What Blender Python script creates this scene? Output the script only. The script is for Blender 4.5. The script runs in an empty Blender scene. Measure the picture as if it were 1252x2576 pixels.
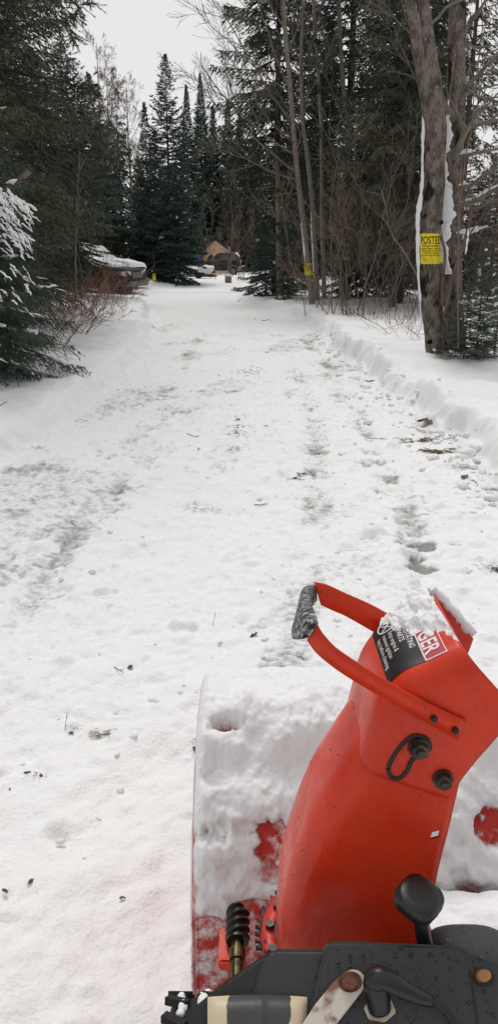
import bpy, bmesh, math, random
import numpy as np
from mathutils import Vector, Matrix

# ------------------------------------------------------------------ camera
S = bpy.context.scene
C = S.collection
PITCH = math.radians(18.5); EYE = 1.55; FPX = 1935.0
cam = bpy.data.cameras.new('camera'); co = bpy.data.objects.new('camera', cam); C.objects.link(co)
co.location = (0, 0, EYE); co.rotation_euler = (math.radians(90) - PITCH, 0, 0)
cam.sensor_fit = 'VERTICAL'; cam.angle = 2 * math.atan(1288 / FPX)
cam.clip_start = 0.02; cam.clip_end = 900
S.camera = co

# ------------------------------------------------------------------ sky, sun, exposure
SUN_EL, SUN_AZ = math.radians(56), math.radians(-17)      # azimuth from +Y towards +X
w = bpy.data.worlds.new('World'); S.world = w; w.use_nodes = True
nt = w.node_tree; nt.nodes.clear()
out = nt.nodes.new('ShaderNodeOutputWorld'); bg = nt.nodes.new('ShaderNodeBackground')
sky = nt.nodes.new('ShaderNodeTexSky'); sky.sky_type = 'NISHITA'; sky.sun_disc = False
sky.sun_elevation = SUN_EL; sky.sun_rotation = SUN_AZ
hs = nt.nodes.new('ShaderNodeHueSaturation'); hs.inputs['Saturation'].default_value = 0.12
tc = nt.nodes.new('ShaderNodeTexCoord')
sep = nt.nodes.new('ShaderNodeSeparateXYZ')
ramp = nt.nodes.new('ShaderNodeMapRange')              # overcast: slightly dimmer towards the zenith
ramp.inputs['From Min'].default_value = 0.0; ramp.inputs['From Max'].default_value = 1.0
ramp.inputs['To Min'].default_value = 8.1; ramp.inputs['To Max'].default_value = 7.0
cn = nt.nodes.new('ShaderNodeTexNoise'); cn.inputs['Scale'].default_value = 1.6; cn.inputs['Detail'].default_value = 5
cr = nt.nodes.new('ShaderNodeMapRange'); cr.inputs['To Min'].default_value = 0.93; cr.inputs['To Max'].default_value = 1.07
mul = nt.nodes.new('ShaderNodeMath'); mul.operation = 'MULTIPLY'
cc = nt.nodes.new('ShaderNodeCombineColor')
mg = nt.nodes.new('ShaderNodeMath'); mg.operation = 'MULTIPLY'; mg.inputs[1].default_value = 0.992
mix = nt.nodes.new('ShaderNodeMix'); mix.data_type = 'RGBA'; mix.inputs['Factor'].default_value = 0.94
L = nt.links.new
L(tc.outputs['Generated'], sep.inputs[0]); L(sep.outputs['Z'], ramp.inputs['Value'])
L(tc.outputs['Generated'], cn.inputs['Vector']); L(cn.outputs['Fac'], cr.inputs['Value'])
L(ramp.outputs[0], mul.inputs[0]); L(cr.outputs[0], mul.inputs[1])
L(mul.outputs[0], mg.inputs[0])
L(mul.outputs[0], cc.inputs[0]); L(mg.outputs[0], cc.inputs[1]); L(mul.outputs[0], cc.inputs[2])
L(sky.outputs[0], hs.inputs['Color']); L(hs.outputs[0], mix.inputs[6]); L(cc.outputs[0], mix.inputs[7])
L(mix.outputs[2], bg.inputs['Color']); bg.inputs['Strength'].default_value = 0.1
L(bg.outputs[0], out.inputs[0])
sl = bpy.data.lights.new('sun', 'SUN'); sl.energy = 1.5; sl.angle = math.radians(18); sl.color = (1, 0.975, 0.94)
so = bpy.data.objects.new('sun', sl); C.objects.link(so)
sd = Vector((math.sin(SUN_AZ) * math.cos(SUN_EL), math.cos(SUN_AZ) * math.cos(SUN_EL), math.sin(SUN_EL)))
so.rotation_euler = sd.to_track_quat('Z', 'Y').to_euler(); so.location = (0, 0, 60)
S.view_settings.view_transform = 'Standard'; S.view_settings.look = 'None'
S.view_settings.exposure = 0.05; S.view_settings.gamma = 1.0; S.view_settings.use_curve_mapping = False
S.render.engine = 'CYCLES'
S.cycles.max_bounces = 6; S.cycles.diffuse_bounces = 4; S.cycles.glossy_bounces = 2; S.cycles.use_denoising = True

# ------------------------------------------------------------------ helpers
RX = np.array([1., 0, 0]); FW = np.array([0, math.cos(PITCH), -math.sin(PITCH)]); UP = np.array([0, math.sin(PITCH), math.cos(PITCH)])
O3 = np.array([0, 0, EYE])


def ray(u, v): return FW + RX * (u - 626) / FPX + UP * (1288 - v) / FPX
def on_y(u, v, y):
    d = ray(u, v); return O3 + d * (y / d[1])
def on_z(u, v, z):
    d = ray(u, v); return O3 + d * ((z - EYE) / d[2])
def on_plane(u, v, p, n):
    d = ray(u, v); return O3 + d * (np.dot(p - O3, n) / np.dot(d, n))


PERM = np.random.RandomState(7).permutation(256); PERM = np.concatenate([PERM, PERM, PERM])
GV = np.random.RandomState(3).rand(256) * 2 - 1


def vnoise(x, y, z=None):
    x = np.asarray(x, float); y = np.asarray(y, float)
    xi = np.floor(x).astype(int); yi = np.floor(y).astype(int)
    fx = x - xi; fy = y - yi
    ux = fx * fx * fx * (fx * (fx * 6 - 15) + 10); uy = fy * fy * fy * (fy * (fy * 6 - 15) + 10)
    a = xi & 255; b = yi & 255; a1 = (a + 1) & 255; b1 = (b + 1) & 255
    if z is None:
        g = lambda p, q: GV[PERM[PERM[p] + q]]
        return (g(a, b) * (1 - ux) + g(a1, b) * ux) * (1 - uy) + (g(a, b1) * (1 - ux) + g(a1, b1) * ux) * uy
    z = np.asarray(z, float); zi = np.floor(z).astype(int); fz = z - zi; uz = fz * fz * (3 - 2 * fz)
    c = zi & 255; c1 = (c + 1) & 255
    g = lambda p, q, r: GV[PERM[PERM[PERM[p] + q] + r]]
    l0 = (g(a, b, c) * (1 - ux) + g(a1, b, c) * ux) * (1 - uy) + (g(a, b1, c) * (1 - ux) + g(a1, b1, c) * ux) * uy
    l1 = (g(a, b, c1) * (1 - ux) + g(a1, b, c1) * ux) * (1 - uy) + (g(a, b1, c1) * (1 - ux) + g(a1, b1, c1) * ux) * uy
    return l0 * (1 - uz) + l1 * uz


def fbm(x, y, octv=4, z=None, gain=0.5):
    s = 0; a = 1.0; f = 1.0
    for k in range(octv):
        s = s + a * (vnoise(x * f + 17.3 * k, y * f - 9.1 * k) if z is None else vnoise(x * f + 17.3 * k, y * f - 9.1 * k, z * f + 3.7 * k))
        a *= gain; f *= 2.03
    return s


def sstep(a, b, x):
    t = np.clip((x - a) / (b - a), 0, 1); return t * t * (3 - 2 * t)


def mesh_np(name, v, faces, mats, smooth=False, attrs=None, mat_idx=None):
    """faces: list of (k, array(n,k)) or one array"""
    me = bpy.data.meshes.new(name)
    v = np.asarray(v, np.float32)
    if not isinstance(faces, list): faces = [faces]
    faces = [np.asarray(f, np.int32) for f in faces if len(f)]
    me.vertices.add(len(v)); me.vertices.foreach_set('co', v.ravel())
    nl = sum(f.size for f in faces); npoly = sum(len(f) for f in faces)
    me.loops.add(nl); me.polygons.add(npoly)
    me.loops.foreach_set('vertex_index', np.concatenate([f.ravel() for f in faces]))
    starts = []; o = 0
    for f in faces:
        starts.append(o + np.arange(len(f)) * f.shape[1]); o += f.size
    me.polygons.foreach_set('loop_start', np.concatenate(starts).astype(np.int32))
    if mat_idx is not None: me.polygons.foreach_set('material_index', np.asarray(mat_idx, np.int32))
    for m in (mats if isinstance(mats, (list, tuple)) else [mats]): me.materials.append(m)
    if attrs:
        for k, a in attrs.items():
            at = me.attributes.new(k, 'FLOAT', 'POINT'); at.data.foreach_set('value', np.asarray(a, np.float32))
    me.update(calc_edges=True)
    if smooth: me.shade_smooth()
    return me


def obj(name, me, parent=None, loc=None, rot=None):
    o = bpy.data.objects.new(name, me); C.objects.link(o)
    if loc is not None: o.location = loc
    if rot is not None: o.rotation_euler = rot
    if parent is not None: o.parent = parent
    return o


def empty(name, label, cat, loc=(0, 0, 0), rz=0, group=None):
    o = bpy.data.objects.new(name, None); C.objects.link(o)
    o.location = loc; o.rotation_euler = (0, 0, rz); o.empty_display_size = 0.2
    o['label'] = label; o['category'] = cat
    if group: o['group'] = group
    return o


def tag(o, label, cat, group=None):
    o['label'] = label; o['category'] = cat
    if group: o['group'] = group
    return o


def dup(root, loc=None, rz=None, label=None, scale=None):
    r = root.copy(); C.objects.link(r)
    if loc is not None: r.location = loc
    if rz is not None: r.rotation_euler = (0, 0, rz)
    if scale is not None: r.scale = scale if not isinstance(scale, (int, float)) else (scale,) * 3
    if label: r['label'] = label
    for ch in list(root.children):
        c = ch.copy(); C.objects.link(c); c.parent = r
        for g in list(ch.children):
            d = g.copy(); C.objects.link(d); d.parent = c
    return r


def bm_mesh(name, bm, mats, smooth=False):
    me = bpy.data.meshes.new(name); bm.normal_update(); bm.to_mesh(me); bm.free()
    for m in (mats if isinstance(mats, (list, tuple)) else [mats]): me.materials.append(m)
    if smooth: me.shade_smooth()
    return me


def bevel(bm, r, seg=2):
    bmesh.ops.bevel(bm, geom=list(bm.edges), offset=r, segments=seg, affect='EDGES', clamp_overlap=True)


def bm_box(bm, c, s, rot=None):
    m = Matrix.Translation(c) @ (rot.to_4x4() if rot is not None else Matrix()) @ Matrix.Diagonal((*s, 1))
    return bmesh.ops.create_cube(bm, size=1, matrix=m)


def box_me(name, c, s, mat, bev=0.0, rot=None, seg=2):
    bm = bmesh.new(); bm_box(bm, c, s, rot)
    if bev: bevel(bm, bev, seg)
    return bm_mesh(name, bm, mat, smooth=False)


def bm_cyl(bm, p, q, r0, r1=None, n=16, caps=True):
    p = Vector(p); q = Vector(q); d = q - p
    m = Matrix.Translation((p + q) / 2) @ d.to_track_quat('Z', 'Y').to_matrix().to_4x4()
    bmesh.ops.create_cone(bm, cap_ends=caps, segments=n, radius1=r0, radius2=r0 if r1 is None else r1, depth=d.length, matrix=m)


def cyl_me(name, p, q, r, mat, n=16, bev=0, r1=None):
    bm = bmesh.new(); bm_cyl(bm, p, q, r, r1, n)
    if bev:
        es = [e for e in bm.edges if len(e.link_faces) == 2 and any(len(f.verts) > 4 for f in e.link_faces)]
        bmesh.ops.bevel(bm, geom=es, offset=bev, segments=2, affect='EDGES')
    return bm_mesh(name, bm, mat)


def prism_me(name, poly, n, depth, mat, bev=0, seg=2):
    """poly: 3-D points of the front face; goes back along -n by depth"""
    bm = bmesh.new(); n = Vector(n).normalized()
    vs = [bm.verts.new(Vector(p)) for p in poly]
    f = bm.faces.new(vs); f.normal_update()
    if f.normal.dot(n) < 0: f.normal_flip()
    r = bmesh.ops.extrude_face_region(bm, geom=[f])
    for v in [g for g in r['geom'] if isinstance(g, bmesh.types.BMVert)]: v.co -= n * depth
    bmesh.ops.recalc_face_normals(bm, faces=list(bm.faces))
    if bev: bevel(bm, bev, seg)
    return bm_mesh(name, bm, mat)


def tubes(polys, sides=None, lump=0.0, rng=None, cap=True):
    """polys: list of (pts(n,3), radii(n)). Returns verts, quads, tris"""
    V = []; Q = []; T = []; o = 0
    for pts, rad in polys:
        pts = np.asarray(pts, float); rad = np.asarray(rad, float); n = len(pts)
        if n < 2: continue
        k = sides or (12 if rad[0] > .06 else 7 if rad[0] > .02 else 4 if rad[0] > .008 else 3)
        t = np.gradient(pts, axis=0); t /= np.linalg.norm(t, axis=1)[:, None] + 1e-9
        ref = np.array([0.0, 0, 1.0]) if abs(t[:, 2]).mean() < .8 else np.array([1.0, 0, 0])
        a = np.cross(t, ref); a /= np.linalg.norm(a, axis=1)[:, None] + 1e-9
        b = np.cross(t, a)
        ang = np.arange(k) * 2 * math.pi / k
        ring = np.cos(ang)[None, :, None] * a[:, None, :] + np.sin(ang)[None, :, None] * b[:, None, :]
        rr = rad[:, None] * np.ones((1, k))
        if lump and rng is not None: rr = rr * (1 + lump * (rng.rand(n, k) - .5) * 2)
        V.append((pts[:, None, :] + ring * rr[:, :, None]).reshape(-1, 3))
        i = np.arange(n - 1)[:, None] * k; j = np.arange(k)[None, :]; j1 = (j + 1) % k
        Q.append((np.stack([i + j, i + j1, i + k + j1, i + k + j], -1).reshape(-1, 4) + o))
        if cap:
            jj = np.arange(1, k - 1)
            T.append(np.stack([np.zeros_like(jj), jj + 1, jj], -1) + o)
            T.append(np.stack([np.zeros_like(jj), jj, jj + 1], -1) + o + (n - 1) * k)
        o += n * k
    if not V: return np.zeros((0, 3)), np.zeros((0, 4), int), np.zeros((0, 3), int)
    return np.concatenate(V), np.concatenate(Q), (np.concatenate(T) if T else np.zeros((0, 3), int))


def tube_me(name, polys, mat, sides=None, lump=0, rng=None, smooth=True):
    v, q, t = tubes(polys, sides, lump, rng)
    return mesh_np(name, v, [q, t], mat, smooth)


def smoothpath(pts, n):
    """Catmull-Rom through pts, n samples"""
    p = np.asarray(pts, float); m = len(p)
    P = np.vstack([2 * p[0] - p[1], p, 2 * p[-1] - p[-2]])
    s = np.linspace(0, m - 1 - 1e-6, n); i = s.astype(int); f = (s - i)[:, None]
    a, b, c, d = P[i], P[i + 1], P[i + 2], P[i + 3]
    return .5 * (2 * b + (c - a) * f + (2 * a - 5 * b + 4 * c - d) * f ** 2 + (3 * b - a - 3 * c + d) * f ** 3)


# ------------------------------------------------------------------ materials
def mat(name, col, rough=0.6, metal=0.0, spec=0.5, col2=None, scale=8.0, detail=5, lo=.35, hi=.65, bump=0.0, bscale=None, coat=0, obj_space=True, rnd=0):
    m = bpy.data.materials.new(name); m.use_nodes = True; t = m.node_tree; b = t.nodes['Principled BSDF']
    b.inputs['Base Color'].default_value = (*col, 1); b.inputs['Roughness'].default_value = rough
    b.inputs['Metallic'].default_value = metal; b.inputs['Specular IOR Level'].default_value = spec
    if coat: b.inputs['Coat Weight'].default_value = coat; b.inputs['Coat Roughness'].default_value = .2
    tcn = t.nodes.new('ShaderNodeTexCoord')
    src = tcn.outputs['Object'] if obj_space else None
    if not obj_space:
        g = t.nodes.new('ShaderNodeNewGeometry'); src = g.outputs['Position']
    colsock = None
    if col2 is not None:
        n = t.nodes.new('ShaderNodeTexNoise'); n.inputs['Scale'].default_value = scale; n.inputs['Detail'].default_value = detail
        t.links.new(src, n.inputs['Vector'])
        r = t.nodes.new('ShaderNodeMapRange'); r.interpolation_type = 'SMOOTHSTEP'
        r.inputs['From Min'].default_value = lo; r.inputs['From Max'].default_value = hi
        t.links.new(n.outputs['Fac'], r.inputs['Value'])
        x = t.nodes.new('ShaderNodeMix'); x.data_type = 'RGBA'
        x.inputs[6].default_value = (*col, 1); x.inputs[7].default_value = (*col2, 1)
        t.links.new(r.outputs[0], x.inputs['Factor']); colsock = x.outputs[2]
        t.links.new(colsock, b.inputs['Base Color'])
    if rnd:
        oi = t.nodes.new('ShaderNodeObjectInfo'); h = t.nodes.new('ShaderNodeHueSaturation')
        r2 = t.nodes.new('ShaderNodeMapRange'); r2.inputs['To Min'].default_value = 1 - rnd; r2.inputs['To Max'].default_value = 1 + rnd
        t.links.new(oi.outputs['Random'], r2.inputs['Value']); t.links.new(r2.outputs[0], h.inputs['Value'])
        if colsock is not None: t.links.new(colsock, h.inputs['Color'])
        else: h.inputs['Color'].default_value = (*col, 1)
        t.links.new(h.outputs[0], b.inputs['Base Color'])
    if bump:
        n2 = t.nodes.new('ShaderNodeTexNoise'); n2.inputs['Scale'].default_value = bscale or scale * 3; n2.inputs['Detail'].default_value = 6
        t.links.new(src, n2.inputs['Vector'])
        bu = t.nodes.new('ShaderNodeBump'); bu.inputs['Strength'].default_value = 1.0; bu.inputs['Distance'].default_value = bump
        t.links.new(n2.outputs['Fac'], bu.inputs['Height']); t.links.new(bu.outputs[0], b.inputs['Normal'])
    return m


M = {}
M['snow'] = mat('snow', (.84, .84, .84), .75, spec=.2, bump=.006, bscale=60, obj_space=False)
M['snow_soft'] = mat('soft_snow', (.84, .84, .845), .8, spec=.15, bump=.003, bscale=90, obj_space=False)
M['fir'] = mat('fir_needles', (.040, .064, .048), .6, spec=.3, col2=(.062, .082, .056), scale=2.2, rnd=.25)
M['spruce'] = mat('spruce_needles', (.036, .062, .048), .6, spec=.3, col2=(.058, .086, .064), scale=3, rnd=.25)
M['hemlock'] = mat('hemlock_needles', (.078, .088, .045), .6, spec=.3, col2=(.115, .110, .062), scale=1.6, rnd=.15)
M['hemlock_dark'] = mat('hemlock_dark_needles', (.050, .062, .038), .6, spec=.3, col2=(.080, .082, .050), scale=1.6, rnd=.2)
M['trunk'] = mat('conifer_bark', (.06, .048, .038), .9, spec=.1, col2=(.12, .1, .085), scale=14)
M['hardwood'] = mat('hardwood_bark', (.20, .17, .14), .9, spec=.1, col2=(.30, .27, .225), scale=18, rnd=.15)
M['twig'] = mat('brown_twig', (.155, .108, .082), .85, spec=.15, col2=(.22, .165, .125), scale=5, rnd=.25)
M['greytwig'] = mat('grey_twig', (.16, .138, .115), .85, spec=.15, col2=(.24, .21, .175), scale=5, rnd=.2)
M['redtwig'] = mat('red_twig', (.29, .145, .09), .8, spec=.2, col2=(.21, .125, .09), scale=3, rnd=.25)
M['red'] = None
M['black_plastic'] = mat('black_plastic', (.012, .012, .013), .38, spec=.5, bump=.0006, bscale=60)
M['rubber'] = mat('rubber', (.014, .014, .014), .7, spec=.3, bump=.003, bscale=30)
M['black_paint'] = mat('black_car_paint', (.008, .008, .009), .38, spec=.3)
M['glass'] = mat('dark_glass', (.012, .014, .016), .05, spec=.8)
M['chrome'] = mat('dull_chrome', (.45, .45, .46), .3, metal=.9)
M['yellow'] = mat('yellow_plastic_sign', (.83, .68, .012), .45, spec=.4, col2=(.76, .60, .012), scale=9)
M['ink'] = mat('black_ink', (.012, .011, .010), .6)
M['steel'] = mat('weathered_steel', (.10, .09, .07), .45, metal=.7, col2=(.05, .04, .03), scale=60)
M['wood'] = mat('raw_plywood', (.78, .50, .33), .8, col2=(.66, .40, .26), scale=2)
M['leaf'] = mat('dead_leaf', (.075, .035, .022), .7, col2=(.12, .065, .03), scale=20, rnd=.3)
M['darkleaf'] = mat('wet_dark_leaf', (.022, .018, .014), .6, col2=(.05, .04, .028), scale=30)
M['darktwig'] = mat('wet_dark_twig', (.03, .022, .018), .7)
M['straw'] = mat('dead_grass', (.20, .15, .06), .8, col2=(.09, .07, .035), scale=15)


def bark_mat():
    m = bpy.data.materials.new('posted_tree_bark'); m.use_nodes = True; t = m.node_tree; b = t.nodes['Principled BSDF']
    b.inputs['Roughness'].default_value = .92; b.inputs['Specular IOR Level'].default_value = .1
    tcn = t.nodes.new('ShaderNodeTexCoord')
    mp = t.nodes.new('ShaderNodeMapping'); mp.inputs['Scale'].default_value = (9, 9, 4.5)
    t.links.new(tcn.outputs['Object'], mp.inputs['Vector'])
    n1 = t.nodes.new('ShaderNodeTexNoise'); n1.inputs['Scale'].default_value = 1.3; n1.inputs['Detail'].default_value = 8; n1.inputs['Roughness'].default_value = .68
    n2 = t.nodes.new('ShaderNodeTexNoise'); n2.inputs['Scale'].default_value = 5.5; n2.inputs['Detail'].default_value = 6
    n3 = t.nodes.new('ShaderNodeTexNoise'); n3.inputs['Scale'].default_value = .62; n3.inputs['Detail'].default_value = 3
    for n in (n1, n2, n3): t.links.new(mp.outputs[0], n.inputs['Vector'])
    def ramp(src, lo, hi):
        r = t.nodes.new('ShaderNodeMapRange'); r.interpolation_type = 'SMOOTHSTEP'
        r.inputs['From Min'].default_value = lo; r.inputs['From Max'].default_value = hi
        t.links.new(src, r.inputs['Value']); return r.outputs[0]
    def mx(a, bcol, f):
        x = t.nodes.new('ShaderNodeMix'); x.data_type = 'RGBA'
        if isinstance(a, tuple): x.inputs[6].default_value = (*a, 1)
        else: t.links.new(a, x.inputs[6])
        x.inputs[7].default_value = (*bcol, 1); t.links.new(f, x.inputs['Factor']); return x.outputs[2]
    c = mx((.078, .062, .050), (.20, .172, .14), ramp(n1.outputs['Fac'], .38, .62))
    c = mx(c, (.32, .30, .27), ramp(n2.outputs['Fac'], .60, .70))
    c = mx(c, (.022, .017, .013), ramp(n3.outputs['Fac'], .56, .66))
    t.links.new(c, b.inputs['Base Color'])
    bu = t.nodes.new('ShaderNodeBump'); bu.inputs['Distance'].default_value = .012
    t.links.new(n1.outputs['Fac'], bu.inputs['Height']); t.links.new(bu.outputs[0], b.inputs['Normal'])
    return m


M['bark'] = bark_mat()


def red_paint():
    m = bpy.data.materials.new('weathered_orange_red_paint'); m.use_nodes = True; t = m.node_tree; b = t.nodes['Principled BSDF']; lk = t.links.new
    g = t.nodes.new('ShaderNodeNewGeometry')
    def noise(scale, det, sc=(1, 1, 1)):
        mp = t.nodes.new('ShaderNodeMapping'); mp.inputs['Scale'].default_value = sc; lk(g.outputs['Position'], mp.inputs['Vector'])
        n = t.nodes.new('ShaderNodeTexNoise'); n.inputs['Scale'].default_value = scale; n.inputs['Detail'].default_value = det; n.inputs['Roughness'].default_value = .65; lk(mp.outputs[0], n.inputs['Vector']); return n.outputs['Fac']
    def rng_(src, lo, hi, a=0, c=1):
        r = t.nodes.new('ShaderNodeMapRange'); r.interpolation_type = 'SMOOTHSTEP'; r.inputs['From Min'].default_value = lo; r.inputs['From Max'].default_value = hi
        r.inputs['To Min'].default_value = a; r.inputs['To Max'].default_value = c; lk(src, r.inputs['Value']); return r.outputs[0]
    def mx(a, col, f):
        x = t.nodes.new('ShaderNodeMix'); x.data_type = 'RGBA'
        if isinstance(a, tuple): x.inputs[6].default_value = (*a, 1)
        else: lk(a, x.inputs[6])
        x.inputs[7].default_value = (*col, 1); lk(f, x.inputs['Factor']); return x.outputs[2]
    c = mx((.66, .041, .0095), (.55, .031, .0085), rng_(noise(9, 6), .35, .65))
    c = mx(c, (.62, .10, .06), rng_(noise(70, 5, (1, 1, .18)), .66, .80, 0, .55))        # pale rubbed streaks
    c = mx(c, (.16, .022, .012), rng_(noise(150, 3), .70, .76, 0, .8))                    # chips and grime specks
    lk(c, b.inputs['Base Color']); lk(rng_(noise(16, 6), .3, .7, .24, .50), b.inputs['Roughness']); b.inputs['Specular IOR Level'].default_value = .32
    bu = t.nodes.new('ShaderNodeBump'); bu.inputs['Distance'].default_value = .0010; lk(noise(11, 3), bu.inputs['Height'])
    b2 = t.nodes.new('ShaderNodeBump'); b2.inputs['Distance'].default_value = .0005; lk(rng_(noise(190, 2), .62, .70), b2.inputs['Height']); lk(bu.outputs[0], b2.inputs['Normal']); lk(b2.outputs[0], b.inputs['Normal'])
    return m


M['red'] = red_paint()


def road_mat():
    m = bpy.data.materials.new('driven_snow'); m.use_nodes = True; t = m.node_tree; b = t.nodes['Principled BSDF']
    b.inputs['Specular IOR Level'].default_value = .2
    g = t.nodes.new('ShaderNodeNewGeometry')
    at = t.nodes.new('ShaderNodeAttribute'); at.attribute_name = 'slush_shade'
    n = t.nodes.new('ShaderNodeTexNoise'); n.inputs['Scale'].default_value = 22; n.inputs['Detail'].default_value = 7; n.inputs['Roughness'].default_value = .65
    t.links.new(g.outputs['Position'], n.inputs['Vector'])
    ad = t.nodes.new('ShaderNodeMath'); ad.operation = 'MULTIPLY_ADD'; ad.inputs[1].default_value = 1.5; ad.inputs[2].default_value = -.75
    t.links.new(n.outputs['Fac'], ad.inputs[0])
    su = t.nodes.new('ShaderNodeMath'); su.operation = 'ADD'
    t.links.new(ad.outputs[0], su.inputs[0]); t.links.new(at.outputs['Fac'], su.inputs[1])
    r = t.nodes.new('ShaderNodeMapRange'); r.interpolation_type = 'SMOOTHSTEP'; r.inputs['From Min'].default_value = .18; r.inputs['From Max'].default_value = .95
    t.links.new(su.outputs[0], r.inputs['Value'])
    x = t.nodes.new('ShaderNodeMix'); x.data_type = 'RGBA'; x.inputs[6].default_value = (.84, .84, .838, 1); x.inputs[7].default_value = (.27, .27, .262, 1)
    t.links.new(r.outputs[0], x.inputs['Factor']); t.links.new(x.outputs[2], b.inputs['Base Color'])
    r2 = t.nodes.new('ShaderNodeMapRange'); r2.inputs['To Min'].default_value = .8; r2.inputs['To Max'].default_value = .35
    t.links.new(r.outputs[0], r2.inputs['Value']); t.links.new(r2.outputs[0], b.inputs['Roughness'])
    n2 = t.nodes.new('ShaderNodeTexNoise'); n2.inputs['Scale'].default_value = 75; n2.inputs['Detail'].default_value = 5
    t.links.new(g.outputs['Position'], n2.inputs['Vector'])
    bu = t.nodes.new('ShaderNodeBump'); bu.inputs['Distance'].default_value = .006
    t.links.new(n2.outputs['Fac'], bu.inputs['Height']); t.links.new(bu.outputs[0], b.inputs['Normal'])
    return m


M['road'] = road_mat()

# ------------------------------------------------------------------ ground: driveway between two snow verges
LE = np.array([(-8, -2.3), (0, -2.1), (5.6, -1.9), (7, -1.75), (9.2, -1.64), (11.4, -1.56), (14, -1.7), (18, -2.2), (24, -3.05), (31, -4.1), (36, -4.3), (42, -4.2), (70, -5.0), (260, -8)])
RE = np.array([(-8, 1.9), (0, 1.86), (5.3, 1.80), (7.6, 1.69), (9.9, 1.57), (12.9, 1.54), (17.1, 1.36), (20, 1.12), (22.6, .80), (25, .18), (26.3, -.22), (28, -.42), (33, -.55), (45, -.6), (70, .5), (260, 3)])
def xl(y): return np.interp(y, LE[:, 0], LE[:, 1])
def xr(y): return np.interp(y, RE[:, 0], RE[:, 1])


TRACK = np.array([on_z(u, v, 0)[:2] for u, v in [(715, 1700), (722, 1640), (745, 1520), (775, 1380), (795, 1270), (800, 1180), (798, 1120), (785, 1050), (762, 980), (735, 920), (700, 850), (668, 800)]])
RUT2 = np.array([on_z(u, v, 0)[:2] for u, v in [(1120, 1560), (1068, 1400), (1010, 1270), (962, 1170), (915, 1080), (865, 1000), (800, 900), (730, 820)]])
RUT3 = np.array([on_z(u, v, 0)[:2] for u, v in [(60, 1560), (150, 1400), (255, 1250), (330, 1140), (400, 1030), (455, 930), (505, 840), (540, 790)]])
TRACK = np.vstack([[TRACK[0, 0] - .01, -1], TRACK])
PRINTS = [(1050, 1372, .11, .10, .95), (1058, 1422, .09, .07, .9), (1040, 1398, .08, .07, .8), (978, 1205, .09, .14, .6), (945, 1165, .11, .16, .5), (930, 1140, .08, .14, .45),
          (790, 1135, .14, .30, .5), (800, 1195, .10, .13, .45), (1145, 1370, .05, .05, .45), (1005, 1345, .06, .05, .4), (735, 1000, .10, .4, .35), (860, 1000, .2, .5, .25),
          (250, 1040, .2, .4, .18), (340, 1130, .35, .35, .22), (285, 1180, .3, .2, .2), (100, 1180, .25, .2, .2), (50, 1290, .16, .1, .25), (490, 1275, .22, .10, .3), (290, 1275, .12, .1, .28), (30, 1430, .12, .16, .26),
          (660, 1560, .09, .07, .25), (640, 1400, .1, .12, .2), (150, 1330, .2, .1, .2), (390, 1140, .2, .22, .25), (560, 1140, .25, .3, .16)]


def ground_h(x, y, fine=True):
    x = np.asarray(x, float); y = np.asarray(y, float)
    l = xl(y); r = xr(y)
    dl = l - x; dr = x - r
    jag = .13 * fbm(x * 1.3 + 5, y * 1.1, 3) + .05 * fbm(x * 6, y * 5, 3)
    out = np.maximum(dl, dr)
    far = .75 * sstep(32.9, 33.3, y + .3 * vnoise(x * 1.1, y * .6))
    # inside
    swell = .035 * fbm(x * .16, y * .10, 2) - .10 * sstep(36, 60, y)
    h = swell + far * (.13 + .02 * vnoise(x * .7, y * .7))
    if fine:
        near = 1 - sstep(25, 45, y)
        al = x * .55 + y * .83; ac = x * .83 - y * .55
        h = h + near * (.014 * fbm(x * 2.1, y * 1.5, 3) + .010 * fbm(x * 6, y * 5.2, 2) + .008 * (1 - sstep(-.1, .1, out)) * fbm(ac * 6.5, al * 1.4, 3) + .010 * sstep(-.1, .7, fbm(x * 11 + 4, y * 9.5, 2))) + .004 * near * (1 - np.abs(fbm(x * 13 - y * 4, y * 8 + x * 3, 3)))
        h = h + near * .0045 * vnoise(x * 34, y * 30)
    # left bank: low, soft shoulder
    bl = .19 * sstep(.0, .26, dl + jag * .8) + .10 * sstep(.25, 2.2, dl) + .12 * sstep(2, 9, dl)
    bl = bl * (1 - .55 * sstep(26, 29, y) * (1 - sstep(34, 37, y)) * (1 - sstep(2.5, 4.5, dl)))
    # right bank: a steep cut edge
    steep = .05 + .05 * vnoise(y * 1.7, y * 0 + 4) + .18 * sstep(9, 18, y)
    hr = (.25 - .09 * sstep(18, 30, y)) * (.92 + .28 * vnoise(y * .9 + 3, y * 0 + 1) + .12 * vnoise(y * 3.1, y * 0))
    br = hr * sstep(-.01, .10 + steep, dr + jag * .9 + .02) + .03 * np.exp(-((dr - .25) / .25) ** 2) * (1 + vnoise(x * 4, y * 4)) + .10 * sstep(.5, 6, dr)
    b = np.where(dl > -.25, bl, 0) + np.where(dr > -.25, br, 0)
    b = b * (1 - .55 * far * sstep(0, 1, 1.5 - out))
    h = h + b
    o = sstep(.2, 1.0, out) * (1 - .5 * sstep(35, 60, y))
    h = h + o * (.045 * fbm(x * .55, y * .5, 3) + .012 * fbm(x * 2.6, y * 2.4, 3))
    if fine: h = h + sstep(.02, .3, out) * (.006 * fbm(x * 9, y * 9, 2))
    # crumbled face and fallen crumbs along the cut bank
    cz = np.exp(-((dr - .05) / .16) ** 2) * (1 - sstep(14, 26, y))
    h = h + cz * (.035 * fbm(x * 7, y * 6, 2) + .030 * np.abs(fbm(x * 15 + 3, y * 13, 3)) - .012)
    # mound before the big fir
    h = h + .20 * np.exp(-(((x + 4.6) / 1.5) ** 2 + ((y - 38.5) / 2.2) ** 2)) * np.where(out > -.8, 1, .6)
    return h


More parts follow.
